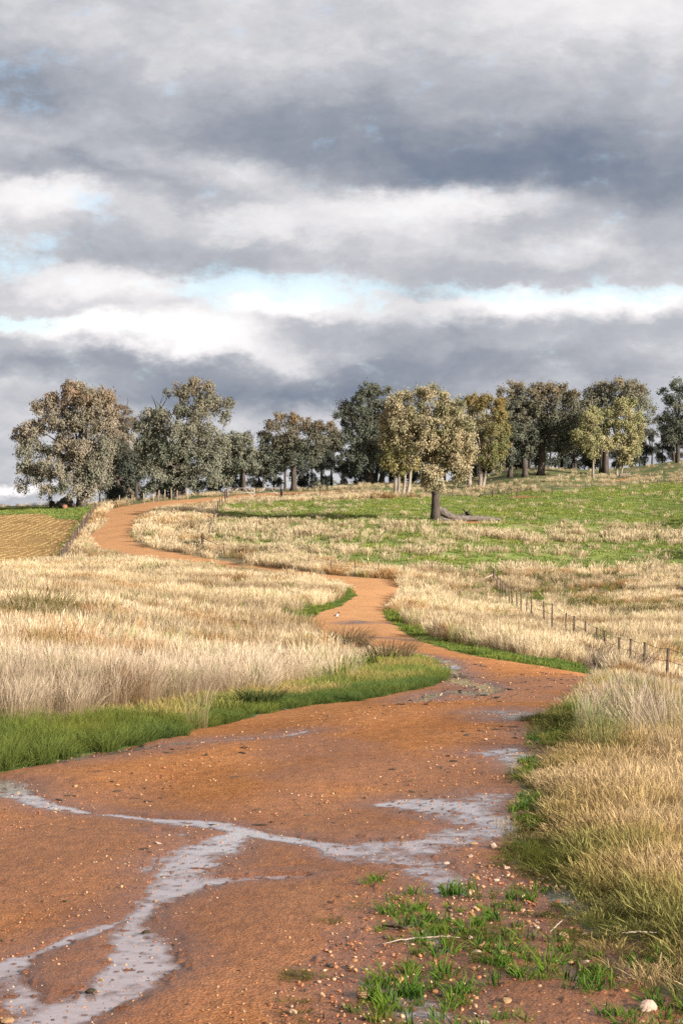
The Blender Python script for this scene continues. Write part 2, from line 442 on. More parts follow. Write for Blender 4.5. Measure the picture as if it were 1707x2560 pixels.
    col[vg] = mixc(mud, grn, sstep(.40, .60, n1))[vg]
    # faces
    idx = np.arange(nc * nr).reshape(nr, nc)
    q = np.stack([idx[:-1, :-1], idx[:-1, 1:], idx[1:, 1:], idx[1:, :-1]], -1).reshape(-1, 4)
    isr = (road | muddy)[q].mean(1) > .5
    isf = (field[q].mean(1) > .5) & ~isr
    wet_face = ((m[q] > 0.04).any(1)) & (Y[q[:, 0]] < 125)
    V = np.stack([X, Y, Z], -1)
    cols4 = np.clip(col, 0, 1)
    roadm = (road | muddy).astype(np.float32)
    def sub(name, faces, mat, verts=V, smooth=True):
        used, inv = np.unique(faces, return_inverse=True)
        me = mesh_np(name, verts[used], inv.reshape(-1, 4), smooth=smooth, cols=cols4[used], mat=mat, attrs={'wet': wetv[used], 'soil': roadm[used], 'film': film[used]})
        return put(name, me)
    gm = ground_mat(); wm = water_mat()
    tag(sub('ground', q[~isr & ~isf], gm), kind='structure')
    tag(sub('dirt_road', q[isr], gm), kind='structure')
    tag(sub('stubble_field', q[isf], gm), kind='structure')
    W = V.copy(); W[:, 2] = water
    tag(sub('puddle_water', q[wet_face], wm, W), kind='structure')
    # land behind the viewer
    bx = np.array([(-90, -90, 0), (90, -90, 0), (90, 2.0, 0), (-90, 2.0, 0)], float); bx[:, 2] = -.02
    o = put('ground_behind', mesh_np('ground_behind', bx, [(0, 1, 2, 3)], cols=np.tile((.34, .15, .06), (4, 1)), mat=gm, attrs={'wet': [0] * 4, 'soil': [1] * 4, 'film': [0] * 4}))
    tag(o, kind='structure')

def ground_mat():
    m, nt, out = new_mat('red_earth_and_turf')
    a = nt.new('ShaderNodeAttribute', attribute_name='Col'); wet = nt.new('ShaderNodeAttribute', attribute_name='wet').outputs['Fac']
    soil = nt.new('ShaderNodeAttribute', attribute_name='soil').outputs['Fac']
    pos = nt.new('ShaderNodeNewGeometry').outputs['Position']
    n1 = nt.noise(pos, 38, 5, .7); n2 = nt.noise(pos, 9, 5, .65)
    vo = nt.new('ShaderNodeTexVoronoi', feature='F1'); vo.inputs['Scale'].default_value = 62; nt.link(pos, vo.inputs['Vector'])
    hsv = nt.math('MULTIPLY', n1.outputs[0], 1.5)
    c = nt.mix(1.0, a.outputs['Color'], nt.ramp(n1.outputs[0], [(.3, (.74, .72, .70)), (.5, (1, 1, 1)), (.68, (1.22, 1.21, 1.2))]), 'MULTIPLY')
    c = nt.mix(1.0, c, nt.ramp(n2.outputs[0], [(.34, (.80, .78, .76)), (.5, (1, 1, 1)), (.66, (1.16, 1.16, 1.16))]), 'MULTIPLY')
    # pale and dark grit
    rnd = nt.new('ShaderNodeSeparateColor'); nt.link(vo.outputs['Color'], rnd.inputs[0])
    inside = nt.math('LESS_THAN', vo.outputs['Distance'], .36)
    pale = nt.math('MULTIPLY', nt.math('MULTIPLY', nt.math('GREATER_THAN', rnd.outputs[0], .80), inside), soil)
    dark = nt.math('MULTIPLY', nt.math('MULTIPLY', nt.math('LESS_THAN', rnd.outputs[0], .12), inside), soil)
    c = nt.mix(nt.math('MULTIPLY', pale, .5), c, (.46, .28, .16))
    c = nt.mix(nt.math('MULTIPLY', dark, .45), c, (.07, .035, .02))
    wd = nt.mix(1.0, c, (.60, .52, .53), 'MULTIPLY')
    c = nt.mix(wet, c, wd)
    p = nt.new('ShaderNodeBsdfPrincipled'); nt.link(c, p.inputs['Base Color'])
    nt.link(nt.math('SUBTRACT', .95, nt.math('MULTIPLY', wet, .55)), p.inputs['Roughness'])
    nt.link(nt.math('ADD', nt.math('MULTIPLY', wet, .45), .08), p.inputs['Specular IOR Level'])
    b = nt.new('ShaderNodeBump'); b.inputs['Strength'].default_value = .8; b.inputs['Distance'].default_value = .012
    h = nt.math('ADD', n1.outputs[0], nt.math('MULTIPLY', nt.math('SUBTRACT', 1, vo.outputs['Distance']), .5))
    nt.link(h, b.inputs['Height']); nt.link(b.outputs[0], p.inputs['Normal']); nt.link(p.outputs[0], out.inputs[0])
    return m

def water_mat():
    m, nt, out = new_mat('muddy_water')
    pos = nt.new('ShaderNodeNewGeometry').outputs['Position']
    mp = nt.new('ShaderNodeMapping'); mp.inputs['Scale'].default_value = (5, 16, 1); nt.link(pos, mp.inputs[0])
    n = nt.noise(mp.outputs[0], 2.0, 3, .6)
    p = nt.new('ShaderNodeBsdfPrincipled'); nt.link(nt.mix(nt.noise(mp.outputs[0], .9, 4, .6).outputs[0], (.26, .165, .145), (.47, .38, .385)), p.inputs['Base Color'])
    p.inputs['Roughness'].default_value = .16; p.inputs['IOR'].default_value = 1.333
    p.inputs['Coat Weight'].default_value = 1.0; p.inputs['Coat Roughness'].default_value = .05; p.inputs['Coat IOR'].default_value = 1.4
    b = nt.new('ShaderNodeBump'); b.inputs['Strength'].default_value = .3; b.inputs['Distance'].default_value = .004
    nt.link(n.outputs[0], b.inputs['Height']); nt.link(b.outputs[0], p.inputs['Normal']); nt.link(b.outputs[0], p.inputs['Coat Normal'])
    # shallow margins: the film thins out and the mud shows through
    fa = nt.new('ShaderNodeAttribute', attribute_name='film').outputs['Fac']
    tr = nt.new('ShaderNodeBsdfTransparent'); mx = nt.new('ShaderNodeMixShader')
    nt.link(nt.math('ADD', .10, nt.math('MULTIPLY', fa, .86)), mx.inputs[0]); nt.link(tr.outputs[0], mx.inputs[1]); nt.link(p.outputs[0], mx.inputs[2])
    nt.link(mx.outputs[0], out.inputs[0])
    return m

build_ground()

# ------------------------------------------------------------------ scattering
def tuft(n, h, w, spread, lean, c_base, c_tip, head=0.0, hv=.35, droop=0.0, seed=1):
    r = np.random.default_rng(seed)
    ang = r.uniform(0, 2 * math.pi, n); rad = spread * np.sqrt(r.uniform(0, 1, n))
    bx, by = np.cos(ang) * rad, np.sin(ang) * rad
    hh = h * r.uniform(1 - hv, 1 + hv * .5, n)
    la = ang + r.normal(0, .7, n); ll = lean * r.uniform(.2, 1.3, n) * hh
    lx = np.cos(la) * ll + .10 * hh; ly = np.sin(la) * ll
    fa = r.uniform(0, math.pi, n); wx, wy = np.cos(fa) * w / 2, np.sin(fa) * w / 2
    hd = r.uniform(0, 1, n) < head
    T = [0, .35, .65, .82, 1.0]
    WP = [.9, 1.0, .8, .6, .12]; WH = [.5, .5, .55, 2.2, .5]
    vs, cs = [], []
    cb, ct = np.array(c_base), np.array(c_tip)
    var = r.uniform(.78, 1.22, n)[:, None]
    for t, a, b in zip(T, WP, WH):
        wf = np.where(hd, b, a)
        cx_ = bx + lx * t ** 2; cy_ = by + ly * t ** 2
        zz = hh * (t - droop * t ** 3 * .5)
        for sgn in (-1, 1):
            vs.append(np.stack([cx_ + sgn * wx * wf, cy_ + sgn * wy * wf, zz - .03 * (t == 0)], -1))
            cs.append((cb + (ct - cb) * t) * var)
    K = len(T) * 2
    v = np.stack(vs, 1).reshape(-1, 3); c = np.stack(cs, 1).reshape(-1, 3)
    b0 = np.arange(n) * K
    q = np.concatenate([np.stack([b0 + 2 * i, b0 + 2 * i + 1, b0 + 2 * i + 3, b0 + 2 * i + 2], -1) for i in range(len(T) - 1)])
    return v, q, c

def stone_mesh(seed, n=10):
    r = np.random.default_rng(seed)
    import bmesh
    bm = bmesh.new(); bmesh.ops.create_icosphere(bm, subdivisions=2, radius=1)
    pl = [(r.normal(size=3), r.uniform(.55, .9)) for _ in range(n)]
    sc_ = np.array([1, r.uniform(.7, .95), r.uniform(.5, .75)])
    for v in bm.verts:
        p = np.array(v.co)
        for nn, d in pl:
            nn = nn / np.linalg.norm(nn); e = p @ nn - d
            if e > 0: p = p - nn * e * .9
        v.co = p * sc_ * (1 + r.normal(0, .02))
    me = bpy.data.meshes.new('stone'); bm.to_mesh(me); bm.free()
    return me

def proto_collection(name, meshes):
    c = bpy.data.collections.new(name)
    for i, me in enumerate(meshes):
        o = bpy.data.objects.new('%s_%02d' % (name, i), me); c.objects.link(o)
    return c

def scatter(name, P, rot, scl, idx, tint, coll, label=None):
    me = bpy.data.meshes.new(name); n = len(P)
    me.vertices.add(n); me.vertices.foreach_set('co', np.asarray(P, np.float32).ravel())
    a = me.attributes.new('rot', 'FLOAT_VECTOR', 'POINT'); a.data.foreach_set('vector', np.asarray(rot, np.float32).ravel())
    a = me.attributes.new('scl', 'FLOAT_VECTOR', 'POINT'); a.data.foreach_set('vector', np.asarray(scl, np.float32).ravel())
    a = me.attributes.new('idx', 'INT', 'POINT'); a.data.foreach_set('value', np.asarray(idx, np.int32))
    t4 = np.ones((n, 4), np.float32); t4[:, :3] = tint
    a = me.attributes.new('tint', 'FLOAT_COLOR', 'POINT'); a.data.foreach_set('color', t4.ravel())
    o = put(name, me)
    ng = bpy.data.node_groups.new(name, 'GeometryNodeTree')
    ng.interface.new_socket('Geometry', in_out='INPUT', socket_type='NodeSocketGeometry')
    ng.interface.new_socket('Geometry', in_out='OUTPUT', socket_type='NodeSocketGeometry')
    N, L = ng.nodes, ng.links
    gi, go = N.new('NodeGroupInput'), N.new('NodeGroupOutput')
    ip = N.new('GeometryNodeInstanceOnPoints'); ci = N.new('GeometryNodeCollectionInfo')
    ci.inputs['Collection'].default_value = coll; ci.inputs['Separate Children'].default_value = True; ci.inputs['Reset Children'].default_value = True
    ip.inputs['Pick Instance'].default_value = True
    def na(nm, ty):
        x = N.new('GeometryNodeInputNamedAttribute'); x.data_type = ty; x.inputs['Name'].default_value = nm
        return next(s for s in x.outputs if s.enabled and s.name == 'Attribute')
    e2r = N.new('FunctionNodeEulerToRotation')
    L.new(na('rot', 'FLOAT_VECTOR'), e2r.inputs[0]); L.new(e2r.outputs[0], ip.inputs['Rotation'])
    L.new(na('scl', 'FLOAT_VECTOR'), ip.inputs['Scale']); L.new(na('idx', 'INT'), ip.inputs['Instance Index'])
    L.new(gi.outputs[0], ip.inputs['Points']); L.new(ci.outputs[0], ip.inputs['Instance']); L.new(ip.outputs[0], go.inputs[0])
    md = o.modifiers.new('scatter', 'NODES'); md.node_group = ng
    tag(o, label, kind='stuff')
    return o

def sample(density, d0, d1, p0=-260, p1=1980, ex=2.6):
    """random points on the land, evenly dense, over the visible wedge and a few metres to each side of it"""
    g = np.linspace(d0, d1, 500); wd = (p1 - p0) / F * g + 2 * ex
    cdf = np.concatenate([[0], np.cumsum((wd[1:] + wd[:-1]) / 2 * np.diff(g))])
    n = int(cdf[-1] * density)
    d = np.interp(R.uniform(0, cdf[-1], n), cdf, g)
    t = R.uniform(0, 1, n)
    x0 = (p0 - CX) / F * d - ex; x1 = (p1 - CX) / F * d + ex
    x = x0 + (x1 - x0) * t
    return x, d, zg(x, d)

def zones(x, y, z):
    wx, wr = warped(x, y, z, .6); sx, sr = warped(x, y, z, .3)
    Z = {}
    Z['road'] = inpoly(sx, sr, ROAD1) | inpoly(sx, sr, ROAD2)
    Z['lush'] = inpoly(wx, wr, LUSH); Z['goldl'] = inpoly(wx, wr, GOLDL)
    Z['green'] = inpoly(wx, wr, GREEN_A) | inpoly(wx, wr, GREEN_B)
    Z['verge'] = inpoly(wx, wr, VERGE); Z['muddy'] = inpoly(wx, wr, MUDDY)
    Z['past'] = inpoly(wx, wr, PAST); Z['field'] = inpoly(sx, sr, FIELD); Z['straw'] = inpoly(sx, sr, STRAW)
    Z['px'], Z['row'] = frame_xy(x, y, z)
    Z['lowg'] = inpoly(wx, wr, LOWG)
    for bp in BARE: Z['road'] |= inpoly(sx, sr, bp)
    Z['right'] = (Z['px'] > 1150) & (Z['row'] > 1690)
    return Z

class Bag:
    def __init__(s): s.P = []; s.r = []; s.s = []; s.i = []; s.t = []
    def add(s, x, y, z, scl, idx, tint, tilt=.12, sxy=None):
        n = len(x)
        s.P.append(np.stack([x, y, z], -1))
        s.r.append(np.stack([R.normal(0, tilt, n), R.normal(0, tilt, n), R.uniform(0, 6.28, n)], -1))
        sxy = scl if sxy is None else sxy
        s.s.append(np.stack([sxy, sxy, scl], -1)); s.i.append(idx); s.t.append(tint)
    def go(s, name, coll, label=None):
        return scatter(name, np.concatenate(s.P), np.concatenate(s.r), np.concatenate(s.s), np.concatenate(s.i), np.concatenate(s.t), coll, label)

def tufts(name, specs):
    ms = []
    for k, sp in enumerate(specs):
        v, q, c = tuft(seed=100 + k, **sp)
        ms.append(mesh_np('blades', v, q, cols=c, mat=M_GRASS))
    return proto_collection(name, ms)

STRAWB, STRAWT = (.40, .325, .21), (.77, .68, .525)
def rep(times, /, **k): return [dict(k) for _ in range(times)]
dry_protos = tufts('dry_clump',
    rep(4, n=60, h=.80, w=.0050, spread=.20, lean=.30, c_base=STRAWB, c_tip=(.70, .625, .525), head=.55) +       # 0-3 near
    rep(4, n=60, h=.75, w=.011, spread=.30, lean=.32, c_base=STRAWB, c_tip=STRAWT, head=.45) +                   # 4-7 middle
    rep(4, n=34, h=.62, w=.030, spread=.42, lean=.42, c_base=STRAWB, c_tip=STRAWT, head=.2))                     # 8-11 far
def tintmix(n1, pal):
    """piecewise palette of tints by a noise value"""
    pal = np.array(pal); k = np.clip(n1, 0, .999) * (len(pal) - 1); i = k.astype(int); f = (k - i)[:, None]
    return pal[i] * (1 - f) + pal[i + 1] * f

bag = Bag()
for d0, d1, dens, lo in ((15, 32, 22, 0), (32, 75, 11, 4), (75, 150, 6.5, 4), (150, 232, 2.6, 8)):
    x, y, z = sample(dens, d0, d1)
    Z = zones(x, y, z)
    ok = ~(Z['road'] | Z['lush'] | Z['green'] | Z['verge'] | Z['past'] | Z['field'] | Z['goldl'] | (Z['muddy']))
    ok &= ~(Z['right'] & (Z['row'] > 1905 + (Z['px'] - 1450) * .12 + (fbm(x * 1.5, y * 1.5, 5, 3) - .5) * 110))
    # bare and green pockets
    pock = .5 * fbm(x * .22, y * .30, 101, 4) + .5 * fbm(x * .12, y * .10, 102, 3)
    keep = R.uniform(0, 1, len(x)) < np.clip(1.25 - 1.6 * sstep(.53, .64, pock), .12, 1)
    ok &= keep & (R.uniform(0, 1, len(x)) < np.where(Z['right'] & (y < 26), .5 * np.clip((Z['px'] - 1360) / 150, .12, 1) * (.35 + .65 * sstep(15.5, 18.5, y)) * (.4 + 1.1 * sstep(.4, .6, fbm(x * 1.1, y * .8, 105, 3))), 1))
    x, y, z, pock = x[ok], y[ok], z[ok], pock[ok]
    px = Z['px'][ok]; row = Z['row'][ok]
    hgt = .55 + .75 * fbm(x * .35, y * .35, 103, 3)
    hgt *= np.where((px < 1150) & (y < 60), .82, 1) * np.where(y > 140, 1.15, 1)
    hgt *= R.uniform(.75, 1.2, len(x)) * np.where((px > 1150) & (y < 48), .26 + .34 * sstep(22, 17.5, y) + .30 * sstep(34, 48, y), np.where(px > 1150, .72, .84 - .24 * sstep(36, 24, y)))
    for kk in (.5, 1.0):                                     # the grass is grazed and driven short beside the track
        hid = inpoly(px, row - kk * hgt * .75 * F / y, ROAD1) | (inpoly(px, row - kk * hgt * .75 * F / y, ROAD2) & (y > 125))
        hgt = np.where(hid, hgt * np.where(y > 120, .60, .55), hgt)
    n1 = fbm(x * .13, y * .2, 107, 4)
    t = tintmix(sstep(.28, .72, n1), [(.66, .58, .50), (.90, .84, .76), (1.05, .99, .91), (1.10, 1.04, .95)])
    t *= R.uniform(.82, 1.15, len(x))[:, None]
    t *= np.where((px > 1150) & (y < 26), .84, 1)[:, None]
    brown = (fbm(x * .25, y * .45, 109, 4) > np.where(y > 60, .64, .62))
    t[brown] *= np.array([.70, .56, .42])
    gr = R.uniform(0, 1, len(x)) < .05
    t[gr] *= np.array([.55, .72, .45])
    far = sstep(22, 90, y)[:, None]
    t *= (1 - far) * np.array([[.98, .93, .88]]) + far * np.array([[1.06, 1.01, .92]])
    yj = y * R.lognormal(0, .16, len(y)); lod = np.where(yj < 34, 0, np.where(yj < 145, 4, 8))
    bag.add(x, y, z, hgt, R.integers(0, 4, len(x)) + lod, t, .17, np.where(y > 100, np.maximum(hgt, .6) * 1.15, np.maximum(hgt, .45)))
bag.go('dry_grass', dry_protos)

green_protos = tufts('green_clump',
    rep(4, n=64, h=.27, w=.0055, spread=.13, lean=.6, c_base=(.045, .075, .022), c_tip=(.125, .185, .055), hv=.45) +
    rep(4, n=34, h=.22, w=.022, spread=.26, lean=.5, c_base=(.06, .10, .025), c_tip=(.15, .23, .065), hv=.4) +
    rep(4, n=30, h=.12, w=.040, spread=.42, lean=.7, c_base=(.17, .22, .055), c_tip=(.30, .36, .115), hv=.4))
bag = Bag()
# lush roadside grass on the left, thinner round the bend
for d0, d1, dens, lo in ((13, 34, 85, 0), (34, 130, 14, 4)):
    x, y, z = sample(dens, d0, d1)
    Z = zones(x, y, z)
    ok = (Z['lush'] | Z['green'] | (Z['goldl'] & (R.uniform(0, 1, len(x)) < .25))) & ~Z['road']
    x, y, z = x[ok], y[ok], z[ok]; px = Z['px'][ok]
    hs = np.where(px < 620, .60 - .0006 * np.maximum(px, 0), .30) * R.uniform(.6, 1.2, len(x)) * (.6 + .8 * fbm(x * .8, y * .8, 111, 3))
    t = tintmix(fbm(x * .7, y * .7, 113, 3), [(.8, .85, .8), (1.15, 1.08, 1), (1.6, 1.25, .95), (2.3, 1.5, 1.0)]) * R.uniform(.8, 1.2, len(x))[:, None]
    bag.add(x, y, z, hs, R.integers(0, 4, len(x)) + lo, t, .15, np.maximum(hs, .7))
# under-storey greens in the dry paddock
x, y, z = sample(1.5, 25, 150); Z = zones(x, y, z)
pock = .5 * fbm(x * .22, y * .30, 101, 4) + .5 * fbm(x * .12, y * .10, 102, 3)
ok = ~(Z['road'] | Z['past'] | Z['field'] | Z['muddy'] | Z['right'] | Z['goldl'] | Z['lush']) & (pock > .53)
x, y, z = x[ok], y[ok], z[ok]
bag.add(x, y, z, R.uniform(.5, 1.2, len(x)), R.integers(4, 8, len(x)), tintmix(R.uniform(0, 1, len(x)), [(1, 1, 1), (1.6, 1.2, .8), (2.2, 1.5, 1)]), .2)
# verge on the right, in clumps
x, y, z = sample(160, 6.2, 32, 800, 1980); Z = zones(x, y, z)
cl = fbm(x * 1.7, y * 1.2, 117, 4)
pr = np.where(Z['verge'], sstep(.34, .50, cl), np.where(Z['lowg'], sstep(.44, .60, cl) * .75, np.where(Z['muddy'], sstep(.56, .68, cl) * .35, 0)))
pr = np.where(Z['right'] & ~Z['verge'] & ~Z['muddy'] & ~Z['road'], np.maximum(sstep(.54, .68, cl) * .35, sstep(1480, 1380, Z['px'] - np.maximum(Z['row'] - 2050, 0) * .35) * sstep(.30, .5, cl) * .6), pr)
m_, far_ = puddle(x, y)
ok = (R.uniform(0, 1, len(x)) < pr) & (m_ < .35)
x, y, z, cl = x[ok], y[ok], z[ok], cl[ok]
hs = R.uniform(.09, .22, len(x)) * (.6 + .8 * sstep(.5, .75, cl)) * np.clip(y / 13, .62, 1.15) * np.where(Z['muddy'][ok] & ~Z['verge'][ok], .62, 1)
t = tintmix(fbm(x * 1.3, y * 1.3, 119, 3), [(.80, .70, .62), (1.1, .86, .72), (1.6, 1.05, .85), (2.1, 1.3, 1.0)]) * R.uniform(.7, 1.2, len(x))[:, None]
bag.add(x, y, z, hs, R.integers(0, 4, len(x)), t, .2, np.maximum(hs, .45))
bag.go('green_grass', green_protos)

# small weeds standing in the wet gravel
weed_protos = tufts('weed_clump', rep(4, n=22, h=.055, w=.0055, spread=.04, lean=.9, c_base=(.05, .10, .02), c_tip=(.13, .24, .045), hv=.5))
bag = Bag()
x, y, z = sample(110, 6.2, 24, 780, 1980); Z = zones(x, y, z)
cl = fbm(x * 2.4, y * 1.6, 121, 4)
ok = (Z['muddy']) & (R.uniform(0, 1, len(x)) < sstep(.46, .62, cl) * sstep(900, 1150, Z['px'] + (Z['row'] - 2100) * .35))
x, y, z = x[ok], y[ok], z[ok]
bag.add(x, y, z - .008, R.uniform(.5, 1.25, len(x)), R.integers(0, 4, len(x)), tintmix(R.uniform(0, 1, len(x)), [(.8, .9, .9), (1.1, 1, .8), (1.6, 1.2, .8)]), .2)
bag.go('mud_weeds', weed_protos)

gold_protos = tufts('golden_clump',
    rep(5, n=60, h=.36, w=.0040, spread=.15, lean=.34, c_base=(.24, .19, .075), c_tip=(.62, .475, .265), head=.35, hv=.5) +
    rep(4, n=30, h=.24, w=.012, spread=.26, lean=.5, c_base=(.20, .17, .06), c_tip=(.48, .38, .17), head=.1, hv=.45))
bag = Bag()
x, y, z = sample(120, 6.2, 34, 1000, 1980); Z = zones(x, y, z)
stray = sstep(.50, .66, fbm(x * 1.9, y * 1.3, 129, 3)) * .30 * (Z['px'] > 1120 + (Z['row'] - 2100) * .35)
ok = Z['right'] & ~Z['road'] & np.where(Z['muddy'] & ~Z['verge'], R.uniform(0, 1, len(x)) < stray, (~Z['verge']) | (R.uniform(0, 1, len(x)) < .55))
ok &= R.uniform(0, 1, len(x)) < np.where(Z['row'] < 1850, .8, 1.0)
ok &= R.uniform(0, 1, len(x)) < np.clip((Z['px'] - 1270 - np.maximum(Z['row'] - 2050, 0) * .35) / 170, .14, 1)
x, y, z = x[ok], y[ok], z[ok]; px = Z['px'][ok]
n1 = fbm(x * .8, y * .6, 123, 4)
hs = R.uniform(.5, 1.0, len(x)) * (.4 + .7 * fbm(x * .9, y * .7, 125, 3)) * np.clip(.24 + (px - 1350 - np.maximum(Z['row'][ok] - 2050, 0) * .3) / 480, .22, .66) * np.where(Z['verge'][ok], .6, 1) * np.where(Z['muddy'][ok] & ~Z['verge'][ok], .5, 1)
t = tintmix(sstep(.3, .7, n1), [(.58, .68, .42), (.88, .84, .62), (1.0, .92, .80), (1.08, 1.0, .98), (1.15, 1.08, 1.08)]) * R.uniform(.72, 1.22, len(x))[:, None]
bag.add(x, y, z, hs, R.integers(0, 5, len(x)), t, .22, np.maximum(hs, .7))
x, y, z = sample(45, 20, 75); Z = zones(x, y, z)
ok = Z['goldl'] & ~Z['road']
x, y, z = x[ok], y[ok], z[ok]
n1 = fbm(x * .8, y * .5, 127, 4)
bag.add(x, y, z, R.uniform(.3, .65, len(x)), R.integers(5, 9, len(x)), tintmix(sstep(.3, .7, n1), [(.5, .75, .4), (.9, .95, .7), (1.15, 1.0, .95)]), .12)
bag.go('golden_grass', gold_protos)

# the open paddock on the hill: short green feed with pale tufts standing in bands
bag = Bag()
x, y, z = sample(2.6, 140, 262); Z = zones(x, y, z)
ok = (Z['past'] & ~Z['road']) | (Z['field'] & ~Z['straw'])
x, y, z = x[ok], y[ok], z[ok]
t = tintmix(fbm(x * .2, y * .3, 131, 4), [(.8, .85, .8), (1, 1, 1), (1.2, 1.1, .9), (1.5, 1.15, .9)]) * R.uniform(.8, 1.2, len(x))[:, None]
bag.add(x, y, z, R.uniform(.6, 1.2, len(x)), R.integers(8, 12, len(x)), t, .15, R.uniform(1, 1.5, len(x)))
bag.go('paddock_grass', green_protos)
bag = Bag()
x, y, z = sample(4.2, 140, 285); Z = zones(x, y, z)
row, px = Z['row'], Z['px']
slope = (px - 1100) * .012
def band(c, w): return np.exp(-((row - slope - c) / w) ** 2)
bands = np.clip(band(1318, 6) + 1.0 * band(1346, 11) + 1.1 * band(1384, 7) + .6 * band(1340, 14) + 1.2 * (row > 1422 - (px < 900) * 14), 0, 1.3)
nz = fbm(x * .22, y * .5, 133, 4)
left = sstep(1000, 560, px)
cl = sstep(.47, .62, .55 * fbm(x * .42, y * .5, 139, 3) + .45 * fbm(x * 1.5, y * .8, 140, 2))
pr = (.035 + 1.0 * bands * sstep(.30, .55, nz) + left * .6 * sstep(.36, .56, nz) + .25 * sstep(.58, .68, nz)) * (.12 + .88 * cl)
top = (~Z['past']) & (y > 225) & ~Z['field'] & ~Z['road']
pr = np.where(top, .55 * sstep(.42, .54, fbm(x * .10, y * .28, 135, 4)) * (1 - .8 * sstep(246, 262, y)) * (.3 + .7 * cl), np.where(Z['past'], pr, 0))
ok = (R.uniform(0, 1, len(x)) < pr) & ~Z['road']
x, y, z, bd = x[ok], y[ok], z[ok], bands[ok]
hs = R.uniform(.45, 1.15, len(x)) * (.7 + .35 * bd)
t = tintmix(R.uniform(0, 1, len(x)), [(.8, .7, .55), (1.0, .92, .78), (1.12, 1.02, .86)])
bag.add(x, y, z, hs, R.integers(8, 12, len(x)), t, .12, hs * 1.1)
bag.go('paddock_tufts', dry_protos)

# stubble rows in the field on the left
stub_protos = tufts('stubble_clump', rep(4, n=16, h=.085, w=.030, spread=.10, lean=.30, c_base=(.40, .29, .13), c_tip=(.74, .60, .34), hv=.4))
bag = Bag()
xs, ys = [], []
for k in np.arange(-60, 10, .80):
    yy = np.arange(145, 250, .17); xx = k + 0 * yy + .9 * np.sin((yy - 150) / 24) + .05 * (yy - 150) + R.normal(0, .03, len(yy))
    xs.append(xx); ys.append(yy + R.normal(0, .1, len(yy)))
x = np.concatenate(xs); y = np.concatenate(ys); z = zg(x, y); Z = zones(x, y, z)
ok = Z['straw'] & Z['field'] & (Z['px'] > -300) & (fbm(x * .5, y * .2, 141, 3) + R.normal(0, .08, len(x)) > .42)
x, y, z = x[ok], y[ok], z[ok]
t = tintmix(R.uniform(0, 1, len(x)), [(.8, .72, .55), (1, .95, .85), (1.1, 1.02, .95)])
bag.add(x, y, z, R.uniform(.6, 1.1, len(x)), R.integers(0, 4, len(x)), t, .15)
bag.go('stubble_straw', stub_protos)

# gravel
def grav_mat():
    m, nt, out = new_mat('gravel_grain')
    t = nt.new('ShaderNodeAttribute', attribute_name='tint', attribute_type='INSTANCER')
    tc = nt.new('ShaderNodeTexCoord'); n = nt.noise(tc.outputs['Object'], 2.2, 4, .6)
    c = nt.mix(1.0, t.outputs['Color'], nt.ramp(n.outputs[0], [(.3, (.56, .54, .52)), (.7, (.95, .95, .95))]), 'MULTIPLY')
    p = nt.new('ShaderNodeBsdfPrincipled'); p.inputs['Roughness'].default_value = .7; nt.link(c, p.inputs['Base Color']); nt.link(p.outputs[0], out.inputs[0])
    return m
M_GRAV = grav_mat()
gms = []
for k in range(6):
    me = stone_mesh(300 + k, 8); me.materials.append(M_GRAV); gms.append(me)
grav = proto_collection('gravel_grain', gms)
bag = Bag()
for d0, d1, dens, s0, s1 in ((6.2, 13, 520, .0025, .0085), (13, 24, 170, .004, .012), (24, 55, 26, .008, .02)):
    x, y, z = sample(dens, d0, d1); Z = zones(x, y, z)
    pr = np.where(Z['muddy'], 1.0, np.where(Z['road'], .5, 0)) * (.25 + .9 * fbm(x * 1.2, y * .9, 151, 3))
    mm, _f = puddle(x, y)
    pr = np.maximum(pr, (mm > .25) * .85)
    ok = R.uniform(0, 1, len(x)) < pr
    x, y, z, mm = x[ok], y[ok], z[ok], mm[ok]; mu = Z['muddy'][ok]
    s = s0 + (s1 - s0) * R.uniform(0, 1, len(x)) ** 3.2
    s = s * np.where(mu, 1.5, 1)
    pal = np.array([(.44, .19, .08), (.50, .27, .13), (.56, .37, .22), (.42, .16, .06), (.10, .05, .03), (.055, .04, .025), (.52, .27, .12), (.36, .13, .05)])
    t = pal[R.integers(0, len(pal), len(x))] * R.uniform(.75, 1.15, len(x))[:, None]
    bag.add(x, y, np.where(mm > .5, z - .0100 - s * R.uniform(-.1, .5, len(x)), z - mm * .0185 + s * .15), s, R.integers(0, 6, len(x)), t, .4, s * R.uniform(.9, 1.5, len(x)))
# a sprinkle of bigger stones in the wet verge
x, y, z = sample(75, 6.2, 26, 850, 1980); Z = zones(x, y, z)
ok = Z['muddy'] & (R.uniform(0, 1, len(x)) < .15 + .85 * sstep(.40, .62, fbm(x * 1.3, y * 1.0, 157, 3)))
x, y, z = x[ok], y[ok], z[ok]
s = .006 + .020 * R.uniform(0, 1, len(x)) ** 3.2
pal = np.array([(.44, .21, .085), (.48, .27, .13), (.55, .38, .25), (.36, .15, .06), (.46, .28, .17)])
bag.add(x, y, z - s * .18, s, R.integers(0, 6, len(x)), pal[R.integers(0, 5, len(x))], .3, s * R.uniform(.9, 1.5, len(x)))
bag.go('gravel', grav)
bag = Bag()
x, y, z = sample(7, 7, 40); Z = zones(x, y, z)
ok = (Z['road'] | Z['muddy']) & (R.uniform(0, 1, len(x)) < sstep(.45, .65, fbm(x * .8, y * .8, 155, 3)))
x, y, z = x[ok], y[ok], z[ok]
s = R.uniform(.012, .034, len(x)) * np.clip(y / 14, .7, 1.6)
n = len(x)
bag.P.append(np.stack([x, y, z + .001], -1)); bag.r.append(np.stack([R.normal(0, .1, n), R.normal(0, .1, n), R.uniform(0, 6.28, n)], -1))
